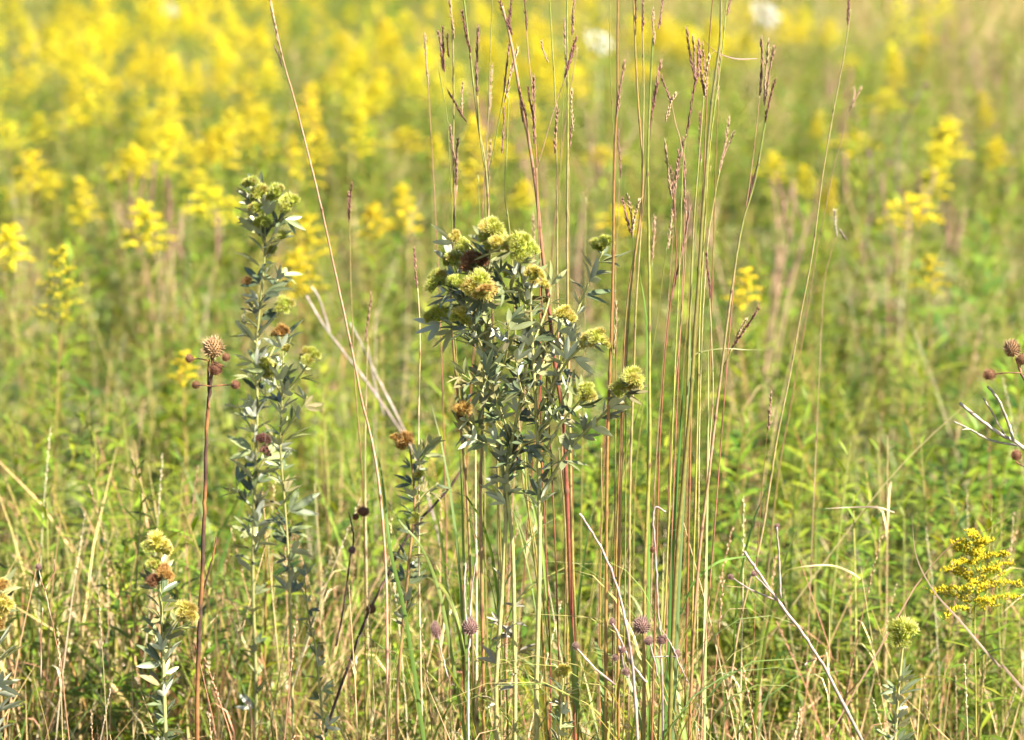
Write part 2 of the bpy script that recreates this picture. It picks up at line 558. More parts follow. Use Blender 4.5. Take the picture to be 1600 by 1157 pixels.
# single straws, nearly upright, standing through the green
ss = []
for i in range(8):
    mb = MB(); h = random.uniform(0.45, 0.8); a = random.uniform(0, 6.28); k = random.uniform(0.02, 0.22)
    pts = [Vector((math.cos(a) * k * h * t * t, math.sin(a) * k * h * t * t, h * t)) for t in np.linspace(0, 1, 6)]
    c = jit(random.choice([TAN, TAN2, (0.52, 0.38, 0.20), (0.40, 0.22, 0.12), (0.34, 0.30, 0.10)]), .1)
    mb.tube(pts, [.0016, .0015, .0013, .0011, .0009, .0005], c, 4, False)
    for j in range(2):
        t = random.uniform(.3, .8); p, d = at_path(pts, t); b = random.uniform(0, 6.28); L = random.uniform(.08, .2)
        o = Vector((math.cos(b), math.sin(b), 0))
        mb.blade([p + o * (L * .7 * q * q) + Vector((0, 0, L * (q - .8 * q ** 3))) for q in (0, .25, .5, .75, 1)], .003, jit(c, .15))
    if i % 2:
        for j in range(14):
            p, d = at_path(pts, .86 + .135 * j / 14); b = j * 2.4
            mb.spindle(p, d + Vector((math.cos(b), math.sin(b), 0)) * .35, .009, .0012, jit(c, .2), jit(TAN2, .2))
    ss.append(mb.mesh('straw_stem', M_STRAW))
lib('straw_stems', ss)
do_scatter('dry_stems', LIB['straw_stems'],
           [(2.4, 3.5, 40, 0.8, None), (3.5, 4.6, 140, .9, None), (4.7, 9, 16, .95, None), (9, 20, 4, 1.0, None)],
           0.65, 1.15, 0.10, 'thin upright straw stems standing through the green growth', 'dry grass', lambda x, y: np.clip((y - 1.9) / 2.1, 0.35, 1.0))

# ------------------------------------------------------------------ goldenrods
YEL, YEL2, YEL3 = (0.57, 0.45, 0.012), (0.64, 0.54, 0.03), (0.42, 0.38, 0.03)


def panicle_mb(h, wid, nb, nf, fr, bare=0.0):
    """Pyramid of arching side branches set with small yellow flowers."""
    mb = MB()
    path = [Vector((0.03 * h * math.sin(3 * t), 0, h * t)) for t in np.linspace(0, 1, 6)]
    mb.tube(path, [0.0018, .0016, .0014, .0012, .001, .0006], (0.20, 0.22, 0.04), 4, False)
    ph = random.random() * 6
    for i in range(nb):
        t = (i + 0.5) / nb
        p, _ = at_path(path, 0.02 + 0.96 * t)
        ph += 2.4
        L = wid * (1.05 - t) ** 0.8 * random.uniform(0.7, 1.15) + 0.008
        up = 0.75
        br = []
        for s in np.linspace(0, 1, 5):
            br.append(p + Vector((math.cos(ph) * L * s, math.sin(ph) * L * s, L * (up * s - 0.55 * s * s))))
        mb.tube(br, 0.0007, (0.22, 0.24, 0.05), 3, False)
        for k in range(nf):
            s = 0.12 + 0.88 * (k + random.random()) / nf
            q, _ = at_path(br, min(s, 0.99))
            c = mix(YEL, YEL2, random.random()) if random.random() > bare else mix(YEL3, (0.22, 0.26, 0.04), random.random())
            q = q + Vector((random.gauss(0, .0025), random.gauss(0, .0025), random.gauss(.0025, .002)))
            if fr < .003: mb.spindle(q, Vector((random.gauss(0, .7), random.gauss(0, .7), 1)), fr * random.uniform(2.2, 3.6), fr * .55, jit(mix(c, (.3, .3, .03), .35), .12), jit(c, .12))
            else: mb.octa(q, fr * random.uniform(0.6, 1.25), jit(c, 0.16))
    return mb


PAN = [panicle_mb(0.09 + 0.02 * i, (0.10, 0.06, 0.085, 0.05, 0.07)[i], (14, 18, 16, 20, 12)[i], 17, 0.0040, (0, .08, .15, .05, .2)[i]).mesh('flower_plume', M_YELLOW) for i in range(5)]
GSTEM, GFOL = [], []
for i in range(5):
    st, fo = shoot_mb(0.62, 34, 0.07, 0.05)
    GSTEM.append(st.mesh('stem', M_STALK)); GFOL.append(fo.mesh('foliage', M_SHOOT))


def goldenrod(px, py, Y, scale, label, group, k=None, pan=None, lean=None):
    """py is the place of the plume's middle; the plant stands on the ground below it."""
    k = random.randrange(5) if k is None else k
    c = P(px, py, Y)
    top = c.z - 0.06 * scale
    s = top / 0.60
    t = thing('goldenrod', label, 'goldenrod', (c.x, Y, 0), group)
    t.rotation_euler = (0, 0, random.uniform(0, 6.28))
    m = Matrix.Diagonal((s, s, s, 1))
    put('stem', GSTEM[k], t, m)
    f = put('foliage', GFOL[k], t, m); f['kind'] = 'stuff'
    tip = at_path([Vector(v.co) for v in GSTEM[k].vertices], 0.999)[0] if False else None
    vs = GSTEM[k].vertices
    n = len(vs); tipv = sum((vs[n - 1 - j].co for j in range(4)), Vector()) / 4 * s
    a = random.uniform(-0.2, 0.2) if lean is None else lean
    rt = Matrix.Rotation(t.rotation_euler.z, 3, 'Z') @ Vector((tipv.x, tipv.y, 0))
    t.location = (c.x - rt.x, Y - rt.y, 0)
    pm = Matrix.Translation(tipv - Vector((0, 0, 0.012))) @ Matrix.Rotation(a, 4, 'X') @ Matrix.Diagonal((scale, scale, scale * random.uniform(0.9, 1.15), 1))
    put('flower_plume', pan or PAN[k], t, pm)
    return t


def gold_Y(py, z=0.72):
    """How far off a plume of height z stands when it shows at photograph row py."""
    dep = PITCH + math.atan((py - 578.5) / FPX)
    return (CAM_Z - z) / math.tan(dep)


near_pan = panicle_mb(0.128, 0.085, 22, 90, 0.0023, 0.04).mesh('flower_plume', M_YELLOW)
goldenrod(1524, 915, 3.95, 0.98, 'bright yellow goldenrod plume at the right edge, nearest of all', None, 0, near_pan, 0.05)
sparse_pan = panicle_mb(0.145, 0.055, 18, 24, 0.0026, 0.4).mesh('flower_plume', M_YELLOW)
goldenrod(92, 480, 5.2, 1.0, 'pale half-open goldenrod spire at the left edge, level with the dark seed heads', None, 1, sparse_pan, 0.05)
goldenrod(285, 590, 5.6, 0.55, 'small yellow goldenrod tip just behind the dark dried seed heads', None, 2)
for (px, py, sc, lab) in [
        (70, 290, 1.0, 'narrow goldenrod plume at far left above the half-open spire'),
        (128, 330, 0.9, 'goldenrod plume leaning right, beside the narrow far-left plume'),
        (210, 265, 1.2, 'broad goldenrod plume left of the round-headed clover tip'),
        (275, 230, 1.0, 'goldenrod plume above and left of the tall left clover'),
        (322, 325, 1.1, 'goldenrod plume standing just left of the tall clover tip'),
        (230, 365, 1.1, 'flat-topped goldenrod clump low on the left, below the broad plume'),
        (485, 385, 1.0, 'goldenrod plume right of the left clover, beside the slanting stalk'),
        (465, 440, 0.9, 'low goldenrod plume touching the right side of the left clover'),
        (412, 230, 1.2, 'goldenrod plume directly above the tall left clover'),
        (630, 340, 0.9, 'goldenrod plume left of the central clover at head height'),
        (590, 355, 0.8, 'small goldenrod plume left of its taller neighbour near centre'),
        (10, 395, 1.0, 'goldenrod plume cut by the left edge, below the yellow drift'),
        (1475, 230, 1.4, 'largest goldenrod plume of the right half, many branched'),
        (1460, 285, 1.0, 'goldenrod plume hanging just below the largest one on the right'),
        (1555, 245, 0.9, 'goldenrod plume reaching in from right beside the largest one'),
        (1205, 265, 0.9, 'small goldenrod plume just right of the rightmost grass heads'),
        (1255, 290, 0.8, 'slim goldenrod plume between the two thin right-hand stalks'),
        (1455, 440, 0.7, 'lone slim goldenrod tip low in the green at right'),
        (1160, 470, 0.6, 'faint small goldenrod tip just right of the tall grass, low'),
        (735, 300, 1.0, 'goldenrod plume right above the central clover top'),
        (970, 350, 0.8, 'goldenrod plume behind the grass beside the right clover head'),
        (820, 310, 0.8, 'goldenrod plume behind the red stalk above the clover'),
        (1290, 320, 0.6, 'small dim goldenrod tip under the thin right stalk')]:
    goldenrod(px, py, gold_Y(py, 0.70 + random.uniform(-.04, .04)), sc * 1.15, lab, None, random.choice((0, 1, 1, 2, 3)))

# drifts further off: (centre x, centre y, spread x, spread y, how many, label)
DR = [(110, 90, 130, 60, 44, 'blurred goldenrod plume in the dense yellow drift at upper left'),
      (330, 90, 120, 70, 46, 'blurred goldenrod plume in the yellow drift above the left clover'),
      (600, 110, 100, 70, 40, 'blurred goldenrod plume in the yellow drift left of the tall grass'),
      (830, 90, 110, 60, 34, 'blurred goldenrod plume in the yellow drift behind the tall grass'),
      (1080, 75, 110, 35, 26, 'blurred goldenrod plume in the yellow band behind the red grass stalks'),
      (300, 220, 330, 60, 34, 'blurred goldenrod plume scattered between drift and left clover'),
      (780, 240, 180, 50, 10, 'blurred goldenrod plume scattered behind the grass above the central clover'),
      (1390, 50, 180, 40, 14, 'blurred goldenrod plume scattered at the top right of the meadow'),
      (1400, 200, 180, 70, 8, 'faint goldenrod plume scattered through the right-hand green')]
for (cx, cy, sx, sy, n, lab) in DR:
    tail = lab.split('plume ')[-1]
    grp = 'goldenrods behind, ' + tail.replace('in the ', '').replace('scattered ', '')
    made = []
    for i in range(n):
        px, py = random.gauss(cx, sx * 0.62), random.gauss(cy, sy * 0.62)
        py = max(-25, py)
        px = min(1640, max(-40, px))
        made.append((px, py, goldenrod(px, py, min(26, gold_Y(py, random.uniform(0.62, 0.82))), random.uniform(0.6, 1.25) * (1.0 + max(0, 130 - py) / 200), lab, grp)))
    # the ones at the edges of a drift can be told apart by their place
    inside = [m for m in made if 10 < m[0] < 1590 and 10 < m[1]]
    for word, key in (('lowest', lambda m: -m[1]), ('leftmost', lambda m: m[0]), ('rightmost', lambda m: -m[0]), ('highest', lambda m: m[1])):
        rest = [m for m in inside if m[2]['label'] == lab]
        if rest: min(rest, key=key)[2]['label'] = word + ' goldenrod plume ' + tail

# the far drift, too many and too blurred to count
lib('goldenrod_plants', [joined([_m, _f, _p], 'far_goldenrod', [M_STALK, M_SHOOT, M_YELLOW]) for (_m, _f, _p) in [shoot_mb(0.6, 26, 0.07, 0.05) + (panicle_mb(.13, .07, 13, 10, .0055),) for _k in range(4)]])
for _o in LIB['goldenrod_plants'].objects:          # lift the plume to the top of its stem
    _me = _o.data
    _sel = {i for p in _me.polygons if p.material_index == 2 for i in p.vertices}
    for i in _sel: _me.vertices[i].co.z += 0.58
do_scatter('distant_goldenrods', LIB['goldenrod_plants'],
           [(15, 40, 2.6, 1.1, lambda x, y: np.where(x < 0.02 * y, 1.0, 0.35) * patch(x, y, 1.1, 1.3))], 0.85, 1.3, .06,
           'yellow goldenrods massed far off along the top of the meadow', 'goldenrod')

# flowerless leafy stems near enough to tell apart: each leaf its own piece
def one_leaf():
    mb = MB(); mb.leaf(Vector(), Vector((0, 1, 0)), Vector((0, 0, 1)), 1.0, random.uniform(.12, .16), (1, 1, 1), random.uniform(.1, .4), 4, .3)
    c = jit(mix(G1, G2, random.random()), .15); mb.c = [c] * len(mb.v)
    return mb.mesh('leaf', M_SHOOT)


SLEAF = [one_leaf() for i in range(8)]
SH = [(100, 560, 'left edge under the half-open spire'), (40, 640, 'left edge, lower down'), (150, 660, 'left of the dark seed heads'), (215, 610, 'just left of the dark seed heads'), (255, 700, 'below and left of the dark seed heads'),
      (520, 620, 'between the left clover and the slanting stalk'), (540, 720, 'left of the slanting stalk foot'), (610, 600, 'right of the slanting stalk'), (690, 640, 'left of the central clover, low'),
      (1160, 640, 'right of the leaning grass stalk'), (1245, 610, 'under the long rosy stalk'), (1290, 690, 'right of the rosy stalk foot'), (1340, 600, 'middle of the open right side'), (1385, 680, 'open right side, lower'),
      (1430, 560, 'open right side under the lone slim tip'), (1470, 690, 'left of the bleached forked stem'), (1350, 780, 'above the pale arched blade'), (1420, 770, 'above the low right clover'), (1540, 770, 'above the near goldenrod plume'), (1585, 800, 'right edge above the near goldenrod plume'),
      (1180, 760, 'left of the dead grey branch'), (70, 760, 'lower left corner, upper part'), (190, 770, 'behind the short left clover')]
for (px, py, where) in SH:
    dep = PITCH + math.atan((py - 578.5) / FPX)
    h = random.uniform(.58, .72)
    Y = (CAM_Z - h) / math.tan(dep)
    if Y < 4.15: Y = 4.15; h = P(px, py, Y).z
    c = P(px, py, Y)
    t = thing('leafy_stem', 'flowerless green leafy stem, ' + where, 'leafy plant', (c.x, Y, 0), 'leafy stems in the middle distance')
    a = random.uniform(0, 6.28)
    path = [Vector((math.cos(a) * .06 * q * q * h, math.sin(a) * .06 * q * q * h, h * q)) for q in np.linspace(0, 1, 6)]
    mb = MB(); mb.tube(path, [.0026, .0024, .0022, .002, .0016, .001], jit((0.20, 0.19, 0.05), .2), 5, False); mb.build('stem', M_STALK, t)
    ph = random.random() * 6
    nl = 34
    for i in range(nl):
        q = .3 + .7 * i / nl
        p, d = at_path(path, min(.998, q)); ph += 2.4 + random.uniform(-.3, .3)
        el = random.uniform(.2, .7) + (.5 if q > .9 else 0)
        out = Vector((math.cos(ph) * math.cos(el), math.sin(ph) * math.cos(el), math.sin(el)))
        x = out.cross(Vector((0, 0, 1))).normalized(); z = x.cross(out)
        L = random.uniform(.045, .068) * (.55 if q > .92 else 1)
        put('leaf', random.choice(SLEAF), t, Matrix.Translation(p) @ Matrix(((x.x, out.x, z.x, 0), (x.y, out.y, z.y, 0), (x.z, out.z, z.z, 0), (0, 0, 0, 1))) @ Matrix.Diagonal((L, L, L, 1)))

# white umbels far behind
UMB = MB()
for i in range(26):
    a = i * 2.4; r = 0.055 * math.sqrt(i / 26)
    q = Vector((math.cos(a) * r, math.sin(a) * r, 0.012 - r * r * 4))
    UMB.tube([Vector((0, 0, -0.06)), q], 0.0006, (0.2, 0.25, 0.08), 3, False)
    if random.random() < .25: continue
    for k in range(7):
        b = k * 2.4; s = 0.009 * math.sqrt(k / 9)
        UMB.octa(q + Vector((math.cos(b) * s, math.sin(b) * s, 0.002)), 0.0035, jit((0.5, 0.5, 0.45), 0.3))
UMESH = UMB.mesh('flower_umbel', M_WHITE)
for (px, py, Y, s, lab) in [(1195, 25, 14, 1.5, 'white lacy umbel flower blurred at the top right of the tall grass'),
                            (935, 68, 12, 1.2, 'white lacy umbel flower blurred between the tall grass stalks'),
                            (265, 17, 17, 1.0, 'small white umbel flower in the yellow drift at upper left')]:
    c = P(px, py, Y)
    t = thing('white_umbel', lab, 'wildflower', (c.x, Y, 0), 'white umbel flowers far behind')
    mb = MB(); mb.tube([Vector((0, 0, 0)), Vector((.01, 0, c.z * .5)), Vector((0, 0, c.z - .06 * s))], [.003, .0025, .002], (0.14, 0.18, 0.05), 5)
    mb.build('stem', M_STALK, t)
    put('flower_umbel', UMESH, t, Matrix.Translation((0, 0, c.z)) @ Matrix.Rotation(0.7, 4, 'X') @ Matrix.Rotation(0.35, 4, 'Y') @ Matrix.Diagonal((s, s, s, 1)))

# ------------------------------------------------------------------ big bluestem stalks
RC = dict(p=((0.13, 0.06, 0.05), (0.26, 0.15, 0.105)), t=((0.22, 0.14, 0.08), (0.36, 0.26, 0.16)), d=((0.075, 0.03, 0.027), (0.17, 0.075, 0.05)), w=((0.28, 0.23, 0.17), (0.38, 0.33, 0.26)))


def raceme_mesh(key, n):
    """One finger of a bluestem head, 0.1 m long along +Z: paired seeds with hair-thin awns."""
    c0, c1 = RC[key]
    mb = MB()
    path = [Vector((0.0014 * math.sin(3 * t + n), 0.001 * math.sin(3 * t + 2 * n), 0.1 * t)) for t in np.linspace(0, 1, 7)]
    mb.tube(path, [0.0010] * 5 + [.0008, .0005], mix(c0, c1, .3), 4, False)
    m = 17
    for i in range(m):
        p, d = at_path(path, 0.02 + 0.95 * i / m)
        for s in (0, 1):
            a = i * 1.9 + s * 2.6
            dd = d + Vector((math.cos(a), math.sin(a), 0)) * random.uniform(0.04, 0.22)
            mb.spindle(p, dd, 0.016 * random.uniform(0.7, 1.2), 0.00085, jit(c0, .25), jit(c1, .25))
        if i % 2 == 0:
            a = random.random() * 6.28
            mb.spike(p + d * 0.006, d + Vector((math.cos(a), math.sin(a), 0)) * 0.5, 0.014, 0.0003, c1, c1)
    return mb.mesh('seed_head', M_RACEME)


RAC = {k: [raceme_mesh(k, i) for i in range(3)] for k in RC}

SG, SY, SR, SO, SP, SB = (0.11, 0.145, 0.025), (0.21, 0.20, 0.045), (0.17, 0.05, 0.03), (0.22, 0.105, 0.035), (0.26, 0.16, 0.10), (0.11, 0.075, 0.04)
PALS = dict(green=(SG, SP, SO, SO), red=(SP, SR, SR, SO), orange=(SY, SO, SR, SO), yellow=(SG, SY, SO, SR),
            pink=(SP, SP, (0.5, 0.28, 0.2), SY), tan=(TAN, TAN2, TAN, SO), purple=(SP, (0.25, 0.07, 0.06), SP, SG), brown=(SB, SO, SY, SO))


def put_raceme(parent, a, b, key, Y):
    """A seed head from its base b up to its tip a (photograph positions)."""
    A, B = (P(a[0], a[1], Y), P(b[0], b[1], Y)) if not isinstance(a, Vector) else (a, b)
    A = A + Vector((0, random.uniform(-.02, .02), 0))
    d = A - B
    L = d.length
    q = Vector((0, 0, 1)).rotation_difference(d.normalized())
    w = random.uniform(0.9, 1.25)
    m = Matrix.Translation(B - parent.location) @ q.to_matrix().to_4x4() @ Matrix.Rotation(random.uniform(0, 6), 4, 'Z') @ Matrix.Diagonal((w, w, L / 0.1, 1))
    return put('seed_head', random.choice(RAC[key]), parent, m)


def stalk(pts, Y, w, pal, heads, label, blades=1, dY=0.0, name='bluestem_stalk', branches=(), group='tall bluestem stalks'):
    """pts: photograph positions from the top down; w: width in photograph pixels; heads: (tip, base, colour key)."""
    k = len(pts)
    wp = [P(x, y, Y + dY * i / k) for i, (x, y) in enumerate(pts)]
    wp = to_ground(wp)
    path = smooth_path(wp, 5)
    wa, wb = random.uniform(.0005, .0022), random.uniform(0, 6.28)
    path = [q + Vector((wa * math.sin(q.z * 9 + wb) + random.gauss(0, .00012), wa * math.cos(q.z * 7 + wb), 0)) for q in path]
    base = path[-1].copy(); base.z = 0
    t = thing(name, label, 'grass stalk', base, group)
    pl = PALS[pal]
    n = len(path)
    node_every = random.uniform(0.14, 0.20)
    acc, rad, cols = random.uniform(0, .1), [], []
    r0 = 0.40 * w * PX
    dense = []
    for i in range(n - 1):
        for j in range(3): dense.append(path[i].lerp(path[i + 1], j / 3))
    dense.append(path[-1])
    tot = plen(dense); run = 0
    phase = random.random() * 6
    second = SG if pal in ('red', 'orange', 'pink', 'purple') else random.choice((SO, SR, SR, SY))
    for i, p in enumerate(dense):
        if i: run += (dense[i] - dense[i - 1]).length; acc += (dense[i] - dense[i - 1]).length
        u = run / tot * 3
        a = min(2, int(u)); c = mix(pl[a], pl[a + 1], min(1, u - a))
        c = mix(c, SG, 0.35 * max(0, math.sin(run * 34 + phase))) if pal in ('green', 'yellow', 'orange', 'brown') else mix(c, SO, 0.4 * max(0, math.sin(run * 30 + phase)))
        r = r0 * (0.55 + 0.45 * min(1, run / tot * 2.2))
        if acc > node_every:
            acc = 0; node_every = random.uniform(0.14, 0.22)
            r *= 1.45; c = (0.09, 0.045, 0.025)
        rad.append(r); cols.append(jit(c, 0.08))
    mb = MB(); mb.tube([p - base for p in dense], rad, cols, 7, True, [jit(mix(c, random.choice((SG, SO)), .15) if 0 else mix(c, second, .65), .08) for c in cols], random.uniform(0, 6.28))
    cu = mb.build('culm', M_STALK, t)
    for br in branches:
        bw = smooth_path([P(x, y, Y) for (x, y) in br], 4)
        mb = MB(); mb.tube([p - base for p in bw], r0 * 0.45, mix(pl[0], SO, .3), 4)
        mb.build('side_branch', M_STALK, t)
    for (a, b, key) in heads: put_raceme(t, a, b, key, Y)
    for i in range(blades):
        f = random.uniform(0.62, 0.93)
        p, d = at_path(dense, f)
        a = random.choice((0, math.pi)) + random.gauss(0, 0.7)
        L = random.uniform(0.24, 0.52)
        o = Vector((math.cos(a), math.sin(a), 0))
        bend = random.uniform(0.1, 0.7)
        bp = [p + o * (L * bend * s * s) + Vector((0, 0, L * (s - bend * 0.9 * s ** 3))) - base for s in np.linspace(0, 1, 7)]
        mb = MB(); c = jit(random.choice([(0.13, 0.20, 0.04), (0.20, 0.24, 0.05), (0.30, 0.28, 0.08), (0.16, 0.22, 0.07)]), .1)
        mb.blade(bp, random.uniform(0.0045, 0.0085), [mix(c, TAN, max(0, s - .75) * 2.5) for s in np.linspace(0, 1, 7)], side=Vector((-o.y, o.x, 0)))
        mb.build('leaf_blade', M_GRASS, t)
    return t


